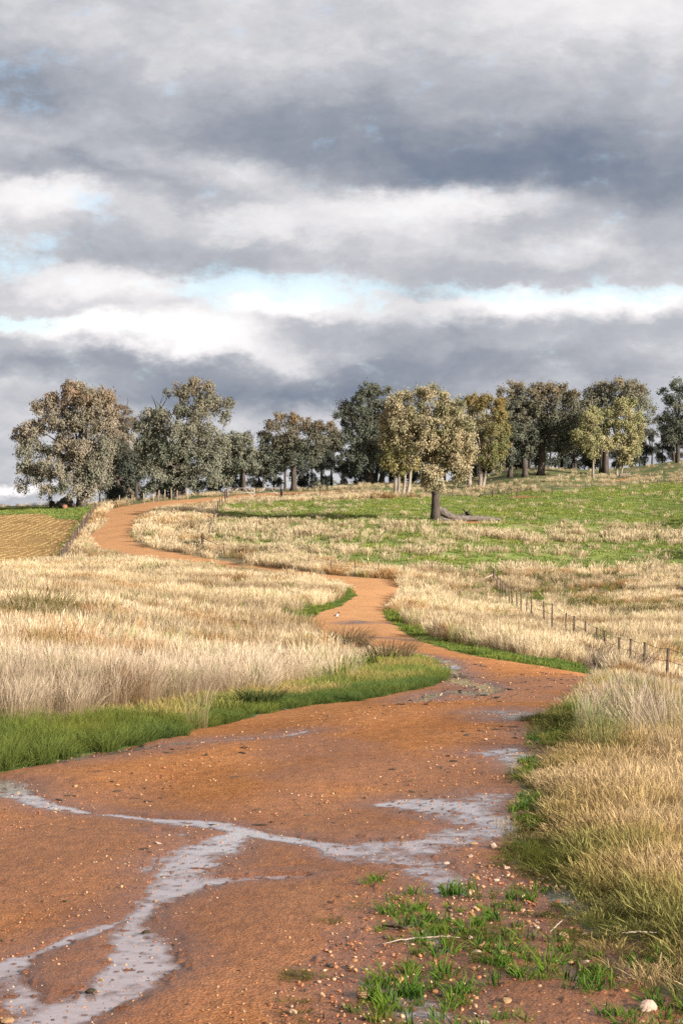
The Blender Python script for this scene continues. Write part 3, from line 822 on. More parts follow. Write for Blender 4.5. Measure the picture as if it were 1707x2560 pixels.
bag.s.append(np.stack([s * R.uniform(.8, 2.2, n), s * .6, s * .28], -1)); bag.i.append(R.integers(0, 6, n)); bag.t.append(np.array([[.045, .032, .018]]) * R.uniform(.6, 1.8, n)[:, None])
bag.go('dark_litter', grav)

# ------------------------------------------------------------------ trees
LS = .78
def crown_mesh(blobs, rng, per_m2, L, W, pal, top_c=None, hang=.8):
    P, A, NN, C = [], [], [], []
    zmax = max(b[2] for b in blobs); zmin = min(b[2] for b in blobs)
    pal = np.array(pal)
    for (bx, by, bz, r) in blobs:
        ns = max(5, int(6.5 * r * r + 5))
        dirs = rng.normal(size=(ns, 3)); dirs[:, 2] += .35; dirs /= np.linalg.norm(dirs, axis=1)[:, None]
        bc = np.array([bx, by, bz])
        cen = bc + dirs * r * rng.uniform(.55, 1.0, ns)[:, None] * np.array([1, 1, .9])
        nl = max(10, int(1.3 * per_m2 * 4 * math.pi * r * r / ns))
        bcol = pal[rng.integers(0, len(pal))]
        for c, dr in zip(cen, dirs):
            rs = rng.uniform(.26, .50) * min(1.1, .5 + r * .4)
            o = rng.normal(size=(nl, 3)) * rs * np.array([.60, .60, .55])
            o[:, 2] -= np.abs(rng.normal(size=nl)) * rs * hang * .8
            P.append(c + o)
            A.append(np.stack([rng.normal(0, .5, nl), rng.normal(0, .5, nl), -rng.uniform(.35, 1.2, nl) * hang + rng.normal(0, .25, nl)], -1))
            NN.append(dr * .55 + o / rs * .6 + np.array([0, 0, .2]) + rng.normal(0, .42, (nl, 3)))
            base = .5 * bcol + .5 * pal[rng.integers(0, len(pal))]
            if top_c is not None:
                f = np.clip((c[2] - zmin) / (zmax - zmin + .01), 0, 1) ** 3 * rng.uniform(.2, .9)
                base = base * (1 - f) + np.array(top_c) * f
            C.append(base[None] * rng.uniform(.86, 1.14, (nl, 1)))
    P = np.concatenate(P); A = np.concatenate(A); N_ = np.concatenate(NN); C = np.concatenate(C); n = len(P)
    A /= np.linalg.norm(A, axis=1)[:, None]
    S = np.cross(N_, A); S /= np.linalg.norm(S, axis=1)[:, None] + 1e-9
    l = LS * L * rng.uniform(.7, 1.3, n)[:, None]; w = LS * W * rng.uniform(.7, 1.3, n)[:, None]
    v = np.stack([P, P + A * l * .45 + S * w * .5, P + A * l, P + A * l * .45 - S * w * .5], 1).reshape(-1, 3)
    q = np.arange(n * 4).reshape(-1, 4)
    return mesh_np('crown', v, q, cols=np.repeat(C, 4, 0), mat=M_LEAF)

def limb(tb, a, b, r0, r1, rng, sag=.12, n=6, sides=6):
    a = np.array(a, float); b = np.array(b, float); t = np.linspace(0, 1, n)[:, None]
    L = np.linalg.norm(b - a)
    mid = np.array([rng.normal(0, .09), rng.normal(0, .09), sag]) * L
    p = a + (b - a) * t + mid * (4 * t * (1 - t)) * .6
    p[1:-1] += rng.normal(0, .02 * L, (n - 2, 3))
    tb.tube(p, np.linspace(r0, r1, n), sides, .08)

def tree(name, label, base, blobs, tr, seed, pal, bark, trunk_r, zoom, per=30, L=.33, W=.165, top_c=None, trunks=None, hang=.8, depth=1.0, twigs=(), group=None, fat=1.06):
    """base and blobs are given in the coordinates of one sketch: zoom = (x offset, y offset, scale)"""
    rng = np.random.default_rng(seed)
    zx, zy, zs = zoom
    bpx, brow = zx + base[0] * zs, zy + base[1] * zs
    gx, gd, gz = ground(bpx, brow)
    k = zs * gd / F
    root = empty(name, (gx, gd, gz - .05)); tag(root, label, 'tree', group)
    B = []
    xs = np.array([b[0] for b in blobs]); cxm = xs.mean(); hw = max(1, (xs.max() - xs.min()) / 2)
    for i, b in enumerate(blobs):
        x = (b[0] - base[0]) * k; z = (base[1] - b[1]) * k; r = b[2] * k * fat
        lim = math.sqrt(max(.05, 1 - ((b[0] - cxm) / (hw * 1.1)) ** 2)) * hw * k * .72 * depth
        B.append((x, -lim * rng.uniform(.15, .85), z, r))
        if rng.uniform() < .75: B.append((x + rng.normal(0, .3), lim * rng.uniform(.1, .95), z + rng.normal(0, .3), r * rng.uniform(.85, 1.05)))
    crown = put('crown', crown_mesh(B, rng, per, L, W, pal, top_c, hang), parent=root)
    tb = TB()
    trunks = trunks or [(0, 0, .0)]
    zlow = min(b[2] for b in B); ztop = max(b[2] for b in B)
    forks = []
    for (ox, lean, rk) in trunks:
        fz = zlow + (ztop - zlow) * rng.uniform(.18, .30)
        f = np.array([ox * k + lean * fz, rng.normal(0, .15), fz])
        b0 = np.array([ox * k, rng.normal(0, .1), -.1])
        rr = trunk_r * (1 if not rk else rk)
        p = np.array([b0 + (f - b0) * t + np.array([math.sin(t * 4) * .06, 0, 0]) for t in np.linspace(0, 1, 8)])
        rad = np.array([1.45, 1.12, 1.0, .95, .9, .86, .82, .78]) * rr
        tb.tube(p, rad, 10, .10); forks.append((f, rr * .78))
    order = sorted(B, key=lambda b: -b[3])
    for b in order[: 26]:
        f, rr = forks[int(np.argmin([abs(b[0] - ff[0][0]) + rng.uniform(0, .6) for ff in forks]))]
        a = f + np.array([0, 0, rng.uniform(-.25, .1) * abs(b[2] - f[2])]) * (1 if b[2] > f[2] else 0)
        e = np.array(b[:3]) * .92 + f * .08
        dl = np.linalg.norm(e - f)
        limb(tb, f if b[2] > f[2] else f - np.array([0, 0, .3]), e, rr * rng.uniform(.32, .62), .035, rng)
    for (tx, ty, ux, uy) in twigs:
        limb(tb, ((tx - base[0]) * k, -.3, (base[1] - ty) * k), ((ux - base[0]) * k, -.5, (base[1] - uy) * k), .07, .02, rng, .02, 5, 5)
    put('trunk', tb.mesh('trunk', bark), parent=root)
    return root

Z1, Z2, Z3, Z4 = (0, 900, .408), (560, 900, .408), (1067, 900, .408), (920, 960, .2423)
P_TAN = [(.285, .25, .185), (.34, .29, .22), (.205, .205, .15), (.305, .25, .18), (.18, .185, .135)]
P_GREY = [(0.196, 0.203, 0.152), (0.232, 0.232, 0.174), (0.145, 0.167, 0.116), (0.203, 0.196, 0.138), (0.261, 0.239, 0.174)]
P_DARK = [(0.119, 0.133, 0.098), (0.154, 0.161, 0.119), (0.098, 0.112, 0.081), (0.168, 0.161, 0.112)]
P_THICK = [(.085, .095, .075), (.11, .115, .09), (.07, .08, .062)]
P_LONE = [(.40, .325, .195), (.45, .365, .225), (.29, .265, .145), (.42, .325, .18), (.22, .21, .115)]
P_GOLD = [(.26, .225, .095), (.215, .205, .09), (.31, .245, .10), (.19, .195, .085)]
P_YOUNG = [(.36, .325, .16), (.42, .36, .19), (.28, .275, .13), (.33, .30, .145)]
RUST = (.27, .165, .09)

tree('gum_tree', 'broad tan weeping gum tree at the left end with boughs hanging nearly to the field', (500, 905),
     [(450, 200, 85), (330, 265, 65), (240, 275, 42), (560, 250, 80), (640, 220, 70), (420, 370, 90), (540, 370, 85), (650, 350, 90), (300, 390, 60), (200, 430, 65), (140, 440, 45),
      (180, 540, 65), (280, 560, 55), (400, 540, 80), (520, 560, 80), (620, 540, 90), (230, 680, 65), (140, 755, 40), (165, 650, 48), (330, 660, 80), (430, 680, 80), (560, 680, 80),
      (620, 720, 60), (300, 800, 45), (400, 790, 55), (500, 790, 60), (590, 780, 50)], 1, 11, P_TAN, M_BARK_D, .62, Z1, fat=1.14, per=36, hang=1.0, top_c=RUST)
tree('gum_tree', 'tan weeping gum tree right behind the broad left one, with a rust brown tip', (665, 864),
     [(750, 190, 62), (700, 240, 60), (800, 260, 60), (720, 330, 80), (800, 380, 60), (760, 480, 80), (810, 580, 50), (730, 590, 80), (790, 680, 55), (740, 760, 48), (680, 690, 60), (700, 440, 70), (770, 790, 35)],
     1, 12, P_TAN, M_BARK_D, .45, Z1, fat=1.14, per=36, hang=1.0, top_c=(.15, .075, .05), twigs=[(680, 180, 690, 125), (780, 150, 785, 100)])
tree('gum_tree', 'tall grey green gum tree with a narrow raised top left of the farm gate', (1090, 845),
     [(1190, 150, 55), (1120, 175, 48), (1270, 180, 58), (1180, 240, 78), (1290, 260, 76), (1380, 275, 38), (1040, 200, 26), (1385, 330, 34), (1120, 310, 50), (1230, 330, 70), (1000, 345, 65),
      (920, 325, 52), (880, 400, 55), (960, 430, 78), (1080, 430, 70), (1180, 440, 80), (1290, 440, 70), (1350, 480, 55), (900, 520, 68), (1010, 540, 80), (1130, 540, 80), (1250, 560, 70),
      (1330, 560, 60), (900, 640, 58), (960, 700, 58), (1010, 640, 78), (1150, 680, 68), (1180, 740, 48), (1260, 660, 60), (1340, 620, 58), (925, 775, 45), (1320, 720, 48), (1060, 740, 58)],
     1, 13, P_GREY, M_BARK_D, .55, Z1, per=34, top_c=(.24, .18, .115), twigs=[(960, 300, 930, 215), (980, 310, 1000, 225), (1000, 300, 960, 250), (1390, 340, 1425, 345), (1000, 280, 1025, 240)], trunks=[(0, 0, 1), (-35, .05, .7), (35, -.05, .5)])
tree('gum_tree', 'slender grey gum tree just behind the white farm gate', (1490, 810),
     [(1450, 470, 45), (1500, 500, 48), (1430, 560, 58), (1510, 580, 55), (1400, 640, 48), (1480, 650, 55), (1550, 560, 45), (1380, 720, 42), (1560, 650, 50)],
     1, 14, P_GREY, M_BARK_D, .30, Z1, per=30, twigs=[(1530, 560, 1565, 440), (1545, 500, 1535, 430)])
tree('gum_tree', 'round dark gum tree with rust brown top standing alone right of the farm gate', (425, 800),
     [(340, 350, 42), (420, 360, 48), (490, 380, 48), (290, 400, 48), (380, 430, 68), (470, 450, 68), (560, 420, 58), (640, 410, 46), (690, 430, 34), (250, 460, 42), (300, 500, 58), (240, 540, 38),
      (400, 540, 68), (500, 540, 68), (600, 500, 58), (680, 490, 44), (330, 590, 58), (260, 600, 46), (450, 600, 44), (560, 570, 55), (700, 535, 34), (320, 660, 50), (240, 680, 36)],
     1, 15, P_DARK, M_BARK_D, .38, Z2, per=32, top_c=RUST)
tree('gum_tree', 'low bushy grey gum tree at the right foot of the round dark one', (565, 765),
     [(560, 610, 55), (640, 600, 56), (500, 650, 46), (600, 670, 56), (680, 645, 45), (480, 700, 42), (560, 715, 40), (670, 705, 42)], 1, 16, P_GREY, M_BARK_D, .28, Z2, per=30)
tree('gum_tree', 'tall dark gum tree with open left boughs behind the lone paddock tree', (890, 760),
     [(880, 180, 52), (930, 190, 48), (1000, 185, 36), (830, 235, 46), (740, 272, 46), (700, 330, 32), (760, 330, 50), (850, 320, 68), (940, 290, 68), (1010, 280, 58), (780, 400, 46), (870, 420, 68),
      (970, 400, 78), (740, 460, 46), (700, 480, 36), (820, 520, 66), (920, 520, 78), (1020, 480, 78), (780, 570, 46), (860, 600, 64), (960, 600, 76), (1040, 570, 58), (820, 650, 42), (1000, 650, 40)],
     1, 17, P_DARK, M_BARK_D, .50, Z2, per=32, top_c=(.12, .12, .085), trunks=[(0, 0, 1), (30, .16, .55), (60, .22, .5)])
tree('gum_tree', 'pale stemmed gum with four white trunks left of the lone paddock tree', (1080, 825),
     [(1040, 560, 66), (1100, 520, 66), (1040, 640, 50), (1130, 620, 55), (1090, 680, 36), (1000, 600, 46), (1100, 590, 60)],
     1, 18, P_GOLD, M_BARK_P, .20, Z2, per=32, trunks=[(-30, -.04, 1), (-12, 0, .8), (15, .1, .8), (42, .14, 1)])
tree('gum_tree', 'lone pale golden gum tree in the green paddock beside a fallen limb', (690, 1412),
     [(240, 190, 92), (380, 130, 92), (520, 115, 98), (650, 125, 95), (770, 185, 105), (900, 220, 95), (330, 280, 115), (500, 270, 118), (640, 280, 108), (780, 310, 115), (920, 335, 100), (200, 320, 75),
      (180, 440, 82), (300, 430, 105), (440, 420, 105), (580, 410, 105), (700, 420, 95), (850, 450, 105), (985, 430, 95), (150, 540, 72), (260, 570, 92), (380, 560, 85), (600, 560, 105), (740, 570, 108),
      (870, 560, 115), (1000, 580, 95), (1060, 660, 72), (950, 690, 112), (820, 690, 115), (650, 680, 95), (500, 680, 82), (350, 670, 70), (1040, 760, 62), (900, 800, 100), (780, 800, 72), (980, 870, 80),
      (690, 900, 82), (580, 880, 55), (640, 980, 82), (720, 1000, 75), (560, 990, 45), (750, 1060, 42), (600, 1050, 44), (930, 955, 52), (440, 780, 52)],
     1, 19, P_LONE, M_BARK_D, .40, Z4, fat=1.05, per=52, L=.27, W=.135, twigs=[(690, 740, 590, 800), (520, 560, 440, 620)])
tree('gum_tree', 'pale gum tree crown just right of and behind the lone paddock tree', (1040, 1060),
     [(1040, 240, 85), (1120, 290, 95), (1200, 380, 90), (1080, 400, 95), (1230, 500, 90), (1130, 520, 100), (1280, 600, 66), (1150, 640, 88), (1240, 690, 70), (1060, 560, 80), (1080, 720, 60), (1020, 800, 60)],
     1, 20, P_LONE, M_BARK_P, .26, Z4, fat=1.2, per=42, L=.29, W=.145)
tree('gum_tree', 'golden green gum tree with forked white trunk right of the lone tree', (1165, 1075),
     [(1100, 160, 80), (1220, 180, 85), (1320, 225, 76), (1360, 320, 76), (1400, 430, 66), (1420, 520, 44), (1380, 600, 72), (1300, 460, 88), (1370, 700, 62), (1310, 780, 72), (1230, 820, 66), (1330, 850, 42), (1180, 780, 52), (1280, 330, 80), (1290, 640, 72)],
     1, 21, P_GOLD, M_BARK_P, .26, Z4, per=42, L=.29, W=.145, top_c=(.24, .15, .05), trunks=[(-12, 0, 1), (10, .2, .7)])
tree('gum_tree', 'dark gum tree with two leaning trunks at the left end of the right hand forest', (600, 712),
     [(560, 180, 52), (480, 205, 46), (440, 190, 20), (640, 210, 56), (470, 285, 56), (560, 270, 68), (650, 290, 58), (500, 360, 56), (590, 370, 66), (480, 450, 46), (560, 460, 56), (660, 450, 54), (510, 560, 44), (500, 620, 34), (620, 540, 40)],
     1, 22, P_DARK, M_BARK_D, .36, Z3, per=30, top_c=(.25, .185, .11), trunks=[(0, -.08, 1), (-95, .06, .8)])
tree('gum_tree', 'thick trunked dark gum tree forking high in the middle of the right hand forest', (695, 705),
     [(680, 180, 50), (750, 180, 56), (820, 190, 56), (890, 215, 46), (700, 260, 56), (790, 270, 68), (880, 290, 56), (760, 350, 66), (850, 370, 66), (920, 330, 46), (720, 420, 50), (820, 450, 54), (900, 460, 44), (770, 510, 48), (850, 530, 42)],
     1, 23, P_DARK, M_BARK_D, .46, Z3, per=30, top_c=(.27, .19, .11), trunks=[(0, .06, 1)])
tree('gum_tree', 'tall grey green gum tree rising behind the two young pale ones', (1090, 695),
     [(1080, 170, 52), (1150, 152, 52), (1230, 172, 66), (1300, 192, 56), (1010, 205, 56), (980, 255, 54), (1080, 260, 68), (1180, 260, 68), (1300, 280, 66), (1370, 290, 34), (1340, 360, 46), (1010, 330, 54), (1100, 360, 56), (1260, 380, 66), (960, 330, 36)],
     1, 24, P_GREY, M_BARK_D, .42, Z3, per=32, top_c=(.23, .18, .11), trunks=[(0, 0, 1), (-22, -.03, .7)])
tree('gum_tree', 'small narrow young gum tree, yellow green, with a thin white stem', (1015, 725),
     [(1020, 312, 42), (980, 340, 46), (1040, 370, 42), (960, 420, 46), (1030, 440, 46), (920, 440, 36), (1000, 500, 46), (1060, 500, 46), (950, 510, 34), (1110, 520, 30), (1020, 560, 40)],
     1, 25, P_YOUNG, M_BARK_P, .15, Z3, per=42, L=.29, W=.145)
tree('gum_tree', 'taller young yellow green gum tree with pale stem beside a heap of dead branches', (1160, 710),
     [(1190, 270, 46), (1240, 262, 38), (1130, 320, 46), (1210, 330, 58), (1280, 330, 46), (1120, 400, 46), (1200, 420, 58), (1290, 400, 36), (1160, 490, 46), (1240, 480, 56), (1300, 470, 30), (1210, 560, 46), (1270, 540, 46), (1200, 615, 36), (1240, 600, 36)],
     1, 26, P_YOUNG, M_BARK_P, .17, Z3, per=42, L=.29, W=.145, trunks=[(0, 0, 1), (25, .12, .6)])
tree('gum_tree', 'open dark gum tree at the right edge of the picture, apart from the forest', (1535, 628),
     [(1520, 150, 44), (1450, 182, 24), (1560, 200, 54), (1490, 230, 44), (1540, 290, 54), (1470, 330, 44), (1420, 360, 34), (1530, 380, 54), (1450, 420, 42), (1580, 450, 46), (1490, 480, 42), (1640, 230, 62), (1620, 330, 62), (1640, 430, 54)],
     1, 27, P_DARK, M_BARK_D, .30, Z3, per=30)

# the thicket behind: four models, then copies
def generic(seed, h, w, low=.30):
    rng = np.random.default_rng(seed)
    root = empty('thicket_tree', (0, 0, 0)); B = []
    for k in range(15):
        t = rng.uniform(low, .95); z = h * t
        rr = w * math.sqrt(max(.1, 1 - (2 * t - 1.1) ** 2)) * .75; a = rng.uniform(0, 6.28); q = math.sqrt(rng.uniform(0, 1))
        B.append((math.cos(a) * rr * q, math.sin(a) * rr * q, z, rng.uniform(.9, 1.5) * w / 4))
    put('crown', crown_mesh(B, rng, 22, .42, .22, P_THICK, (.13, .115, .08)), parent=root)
    tb = TB(); f = np.array([rng.normal(0, .4), 0, h * .38])
    tb.tube(np.array([[0, 0, -.3], [.05, 0, h * .15], f * .75, f]), [.34, .27, .24, .2], 8, .08)
    for b in B: limb(tb, f, b[:3], .12, .03, rng)
    put('trunk', tb.mesh('trunk', M_BARK_D), parent=root)
    return root
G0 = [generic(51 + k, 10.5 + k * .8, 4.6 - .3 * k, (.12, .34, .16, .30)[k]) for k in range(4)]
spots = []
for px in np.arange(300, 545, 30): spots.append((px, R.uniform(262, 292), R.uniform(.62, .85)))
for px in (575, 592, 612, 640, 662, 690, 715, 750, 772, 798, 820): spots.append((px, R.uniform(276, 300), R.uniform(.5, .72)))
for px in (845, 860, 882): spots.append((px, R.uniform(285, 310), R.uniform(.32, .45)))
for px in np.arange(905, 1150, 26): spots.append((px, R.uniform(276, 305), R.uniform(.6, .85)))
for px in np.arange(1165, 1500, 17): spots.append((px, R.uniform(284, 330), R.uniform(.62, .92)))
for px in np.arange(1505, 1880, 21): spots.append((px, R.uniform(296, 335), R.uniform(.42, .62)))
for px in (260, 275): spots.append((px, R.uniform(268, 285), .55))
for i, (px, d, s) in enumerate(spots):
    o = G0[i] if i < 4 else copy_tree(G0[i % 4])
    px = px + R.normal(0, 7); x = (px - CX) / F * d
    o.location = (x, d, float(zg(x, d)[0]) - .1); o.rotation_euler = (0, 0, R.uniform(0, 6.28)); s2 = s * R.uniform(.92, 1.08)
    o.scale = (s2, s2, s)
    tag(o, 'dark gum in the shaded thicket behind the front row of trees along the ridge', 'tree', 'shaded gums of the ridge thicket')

for px, d, s_ in ((2260, 178, 1.0), (2420, 181, 1.1), (2330, 150, .9), (2480, 152, 1.0)):
    o = copy_tree(G0[1]); x = (px - CX) / F * d; o.location = (x, d, float(zg(x, d)[0])); o.scale = (s_,) * 3; o.rotation_euler = (0, 0, px)
    tag(o, 'gum tree outside the right edge shading the paddock', 'tree', 'shade trees beyond the right edge')
# ------------------------------------------------------------------ fences
def post_mesh(h, r, lean=0.0, sides=6, mat=None):
    tb = TB(); tb.tube([(0, 0, -.3), (lean * .5 * h, 0, h * .5), (lean * h, 0, h)], [r, r * .97, r * .92], sides, .06)
    return tb.mesh('post', mat or M_POST)

def fence(name, label, posts, mat, r=.045, wires=(1.0, .62), wr=.006, strainers=(), sag=.05, cat='fence'):
    """posts: (x, y, z, h)"""
    x0, y0, z0, h0 = posts[0]
    root = empty(name, (x0, y0, z0)); tag(root, label, cat)
    tops = []
    for i, (x, y, z, h) in enumerate(posts):
        big = i in strainers
        lean = R.normal(0, .03)
        put('post', post_mesh(h * (1.12 if big else 1), r * (1.9 if big else 1), lean, 8 if big else 6, mat), (x - x0, y - y0, z - z0), root)
        tops.append((x - x0 + lean * h, y - y0, z - z0, h))
    for wf in wires:
        tb = TB()
        pts = []
        for a, b in zip(tops[:-1], tops[1:]):
            for t in np.linspace(0, 1, 5)[:-1]:
                pts.append([a[k] + (b[k] - a[k]) * t for k in range(2)] + [(a[2] + a[3] * wf) * (1 - t) + (b[2] + b[3] * wf) * t - sag * 4 * t * (1 - t)])
        b = tops[-1]; pts.append([b[0], b[1], b[2] + b[3] * wf])
        tb.tube(pts, [wr] * len(pts), 4, 0)
        put('wire', tb.mesh('wire', M_WIRE), (0, 0, 0), root)
    return root

def strut(root, a, b, r, mat):
    """diagonal stay between two world points, a part of the fence"""
    tb = TB(); o = np.array(root.location)
    tb.tube([np.array(a) - o, (np.array(a) + np.array(b)) / 2 - o, np.array(b) - o], [r, r, r], 6, .04)
    put('stay', tb.mesh('stay', mat), (0, 0, 0), root)

tops_r = [(1900, 1712), (1790, 1662), (1665, 1621), (1607, 1606), (1574, 1597), (1547, 1597), (1512, 1590), (1492, 1578), (1463, 1553), (1434, 1540), (1412, 1533), (1379, 1509), (1360, 1503), (1328, 1485),
          (1314, 1477), (1301, 1472), (1292, 1468), (1280, 1462), (1273, 1459), (1265, 1454), (1257, 1450), (1250, 1446), (1242, 1440), (1233, 1428)]
ps = []
for px, rt in tops_r:
    d = 7.19 / ((px - CX) / F - .0249); x = (px - CX) / F * d; z = float(zg(x, d)[0])
    h = np.clip(CAMZ - (rt - HZ) / F * d - z, .95, 1.45)
    ps.append((x, d, z, float(h)))
fr = fence('wire_fence', 'wire fence of thin dark posts running downhill through tall dry grass right of the track', ps, M_POST, .042, (.99, .7, .4), .007, strainers=(len(ps) - 1,))
x, y, z, h = ps[-1]; g = ground(1195, 1455)
strut(fr, (x, y, z + h * .8), (x - 1.7, y + .1, z + .1), .05, M_POSTP)

def line_posts(pts, h0, hv=.12):
    out = []
    for px, row in pts:
        x, y, z = ground(px, row); out.append((x, y, z, h0 * R.uniform(1 - hv, 1 + hv)))
    return out
pts = []
key = [(248, 1277), (236, 1290), (216, 1320), (186, 1362), (160, 1405), (146, 1420)]
for (a, b), (c, d) in zip(key[:-1], key[1:]):
    n = max(2, int(abs(d - b) / 4.6))
    for t in np.linspace(0, 1, n, endpoint=False): pts.append((a + (c - a) * t, b + (d - b) * t))
fence('wire_fence', 'close row of short reddish posts edging the stubble field', line_posts(pts, 1.2), M_POST, .07, (.95, .6), .008)
pts = [(563, 1256), (556, 1265), (550, 1272), (545, 1282), (541, 1292), (537, 1303), (533, 1316), (528, 1330), (523, 1345), (507, 1374)]
fc = fence('wire_fence', 'old fence of paired grey posts leading down from the farm gate', line_posts(pts, 1.25), M_POST, .06, (.95, .6), .008, strainers=(0, 9))
pts = [(507, 1376), (560, 1388), (616, 1396), (665, 1404), (716, 1412), (771, 1424), (828, 1434), (887, 1440), (945, 1444), (1010, 1447), (1081, 1446), (1153, 1446), (1228, 1452)]
lp = line_posts(pts, 1.1)
fl = fence('wire_fence', 'sparse fence of very thin posts along the lower edge of the green paddock', lp, M_POST, .04, (.95, .6), .006)
strut(fl, (lp[0][0], lp[0][1], lp[0][2] + 1.0), (lp[0][0] + 1.9, lp[0][1] - .1, lp[0][2] + .15), .05, M_WOOD)
pts = [(706, 1246), (719, 1243), (800, 1241), (875, 1240), (945, 1240), (1060, 1242), (1130, 1243), (1179, 1243), (1230, 1244), (1291, 1244), (1380, 1238), (1463, 1230), (1550, 1224), (1643, 1216), (1740, 1208)]
lp = line_posts(pts, 1.0)
fu = fence('wire_fence', 'upper paddock fence of widely spaced dark posts below the forest', lp, M_POST, .045, (.95, .55), .007, strainers=(0, 8, 9))
strut(fu, (lp[8][0], lp[8][1], lp[8][2] + .85), (lp[8][0] - 1.6, lp[8][1], lp[8][2] + .1), .06, M_WOOD)
pts = [(300, 1262), (330, 1261), (361, 1259), (384, 1256), (397, 1252), (413, 1251), (429, 1250), (443, 1249), (470, 1247)]
fence('wire_fence', 'short run of pale timber posts in green grass under the tall grey gum', line_posts(pts, 1.15), M_POSTP, .06, (.9, .5), .008)

# farm gate of white pipe, two leaves
gx, gy, gz = ground(569, 1246); hx, hy, hz = ground(703, 1246)
gate = empty('farm_gate', (gx, gy, gz)); tag(gate, 'white pipe double gate across the red track at the top of the hill', 'gate')
dv = np.array([hx - gx, hy - gy, hz - gz])
for f in (0, 1): put('post', post_mesh(1.35, .11, 0, 8, M_WOOD), tuple(dv * f), gate)
for a, b in ((.012, .49), (.51, .988)):
    tb = TB(); A = dv * a; Bq = dv * b
    up = np.array([0, 0, 1.0])
    for p, q in ((A + up * .15, A + up * 1.2), (Bq + up * .15, Bq + up * 1.2), (A + up * .15, Bq + up * .15), (A + up * 1.2, Bq + up * 1.2), (A + up * .65, Bq + up * .65), (A + up * .15, A * .6 + Bq * .4 + up * 1.2), (Bq + up * .15, Bq * .6 + A * .4 + up * 1.2)):
        tb.tube([p, (p + q) / 2, q], [.032] * 3, 6, 0)
    put('leaf', tb.mesh('leaf', M_GATE), (0, 0, 0), gate)

# ------------------------------------------------------------------ fallen timber
def log(name, label, pts, rad, mat, cat, forks=(), loc=None, sides=9):
    """pts in (px, row, height above ground)"""
    W = []
    for px, row, up in pts:
        x, y, z = ground(px, row); W.append((x, y, z + up))
    W = np.array(W); o0 = W[0].copy()
    tb = TB(); t = np.linspace(0, 1, len(W)); tt = np.linspace(0, 1, len(W) * 4)
    Wd = np.stack([np.interp(tt, t, W[:, k]) for k in range(3)], -1) - o0
    Wd[1:-1] += R.normal(0, min(.03, max(rad) * .35), (len(Wd) - 2, 3))
    tb.tube(Wd, np.interp(tt, np.linspace(0, 1, len(rad)), rad), sides, .16)
    for f in forks:
        P = np.array([(lambda g: (g[0], g[1], g[2] + up))(ground(px, row)) for px, row, up in f[0]]) - o0
        tb.tube(P, f[1], 6, .12)
    o = put(name, tb.mesh(name, mat), tuple(o0)); tag(o, label, cat)
    return o
log('fallen_limb', 'long grey fallen limb leaning on the foot of the lone paddock tree', [(1089, 1302, 1.15), (1102, 1302, .95), (1120, 1303, .5), (1140, 1304, .32), (1165, 1304, .28), (1195, 1304, .32), (1225, 1304, .30), (1252, 1303, .22)],
    [.24, .42, .38, .3, .27, .24, .18, .08], M_WOOD, 'log', forks=[([(1090, 1302, .1), (1105, 1303, .15), (1125, 1304, .12)], [.26, .22, .1])])
log('dead_branch', 'dark forked dead branch lying behind the fallen limb', [(1130, 1299, .25), (1150, 1298, .35), (1165, 1298, .5), (1172, 1299, .75), (1176, 1299, 1.05)], [.06, .14, .16, .12, .05], M_BARK_D, 'branch',
    forks=[([(1166, 1298, .6), (1160, 1298, .85), (1156, 1298, 1.0)], [.12, .1, .06]), ([(1165, 1298, .5), (1180, 1300, .4), (1192, 1301, .2)], [.14, .12, .06]), ([(1172, 1299, .5), (1186, 1299, .35), (1190, 1299, .1)], [.1, .08, .05])])
log('dead_branch', 'small heap of dead branches at the foot of the taller young gum', [(1548, 1192, .15), (1560, 1191, .3), (1572, 1190, .35), (1576, 1190, .8)], [.08, .14, .12, .05], M_WOOD, 'branch',
    forks=[([(1560, 1191, .3), (1566, 1191, .7)], [.1, .04]), ([(1545, 1194, .1), (1570, 1193, .15), (1580, 1192, .1)], [.1, .12, .05])])
log('fallen_log', 'dark log heap top lying against the left tree trunk', [(140, 1268, .2), (155, 1267, .55), (168, 1267, .95), (180, 1268, .6)], [.2, .38, .42, .25], M_BARK_D, 'log', forks=[([(146, 1267, .2), (143, 1267, .7)], [.12, .06])])
log('fallen_log', 'thick dark log lying on the grass towards the left tree trunk', [(150, 1272, .25), (170, 1271, .3), (186, 1271, .3)], [.3, .34, .28], M_BARK_D, 'log')
log('tree_stump', 'short squat dark stump standing apart left of the log heap', [(131, 1272, -.05), (131, 1272, .35), (131, 1272, .75)], [.36, .33, .36], M_BARK_D, 'stump')
log('sawn_log', 'sawn log with reddish brown end facing out of the heap', [(162, 1274, .3), (163, 1270, .3)], [.26, .28], M_TERRA, 'log')
log('twig', 'thin long pale stick lying across the wet gravel', [(955, 2366, .012), (1010, 2360, .02), (1060, 2355, .018), (1100, 2353, .02), (1148, 2352, .012)], [.002, .004, .004, .003, .002], M_POSTP, 'stick', sides=6)
log('twig', 'short pale stick leaning on green grass in the gravel verge', [(1374, 2343, .02), (1388, 2336, .035), (1404, 2330, .05)], [.002, .0035, .002], M_POSTP, 'stick', sides=6)
log('twig', 'thin pale stick flat on short grass near the right edge', [(1550, 2362, .05), (1590, 2362, .06), (1640, 2360, .05)], [.002, .004, .002], M_POSTP, 'stick', sides=6)
log('bark_strip', 'dark ragged bark strip lying in the wet gravel above the long stick', [(955, 2322, .012), (985, 2326, .02), (1012, 2330, .016), (1030, 2322, .014)], [.003, .009, .008, .003], M_CLOD, 'bark')

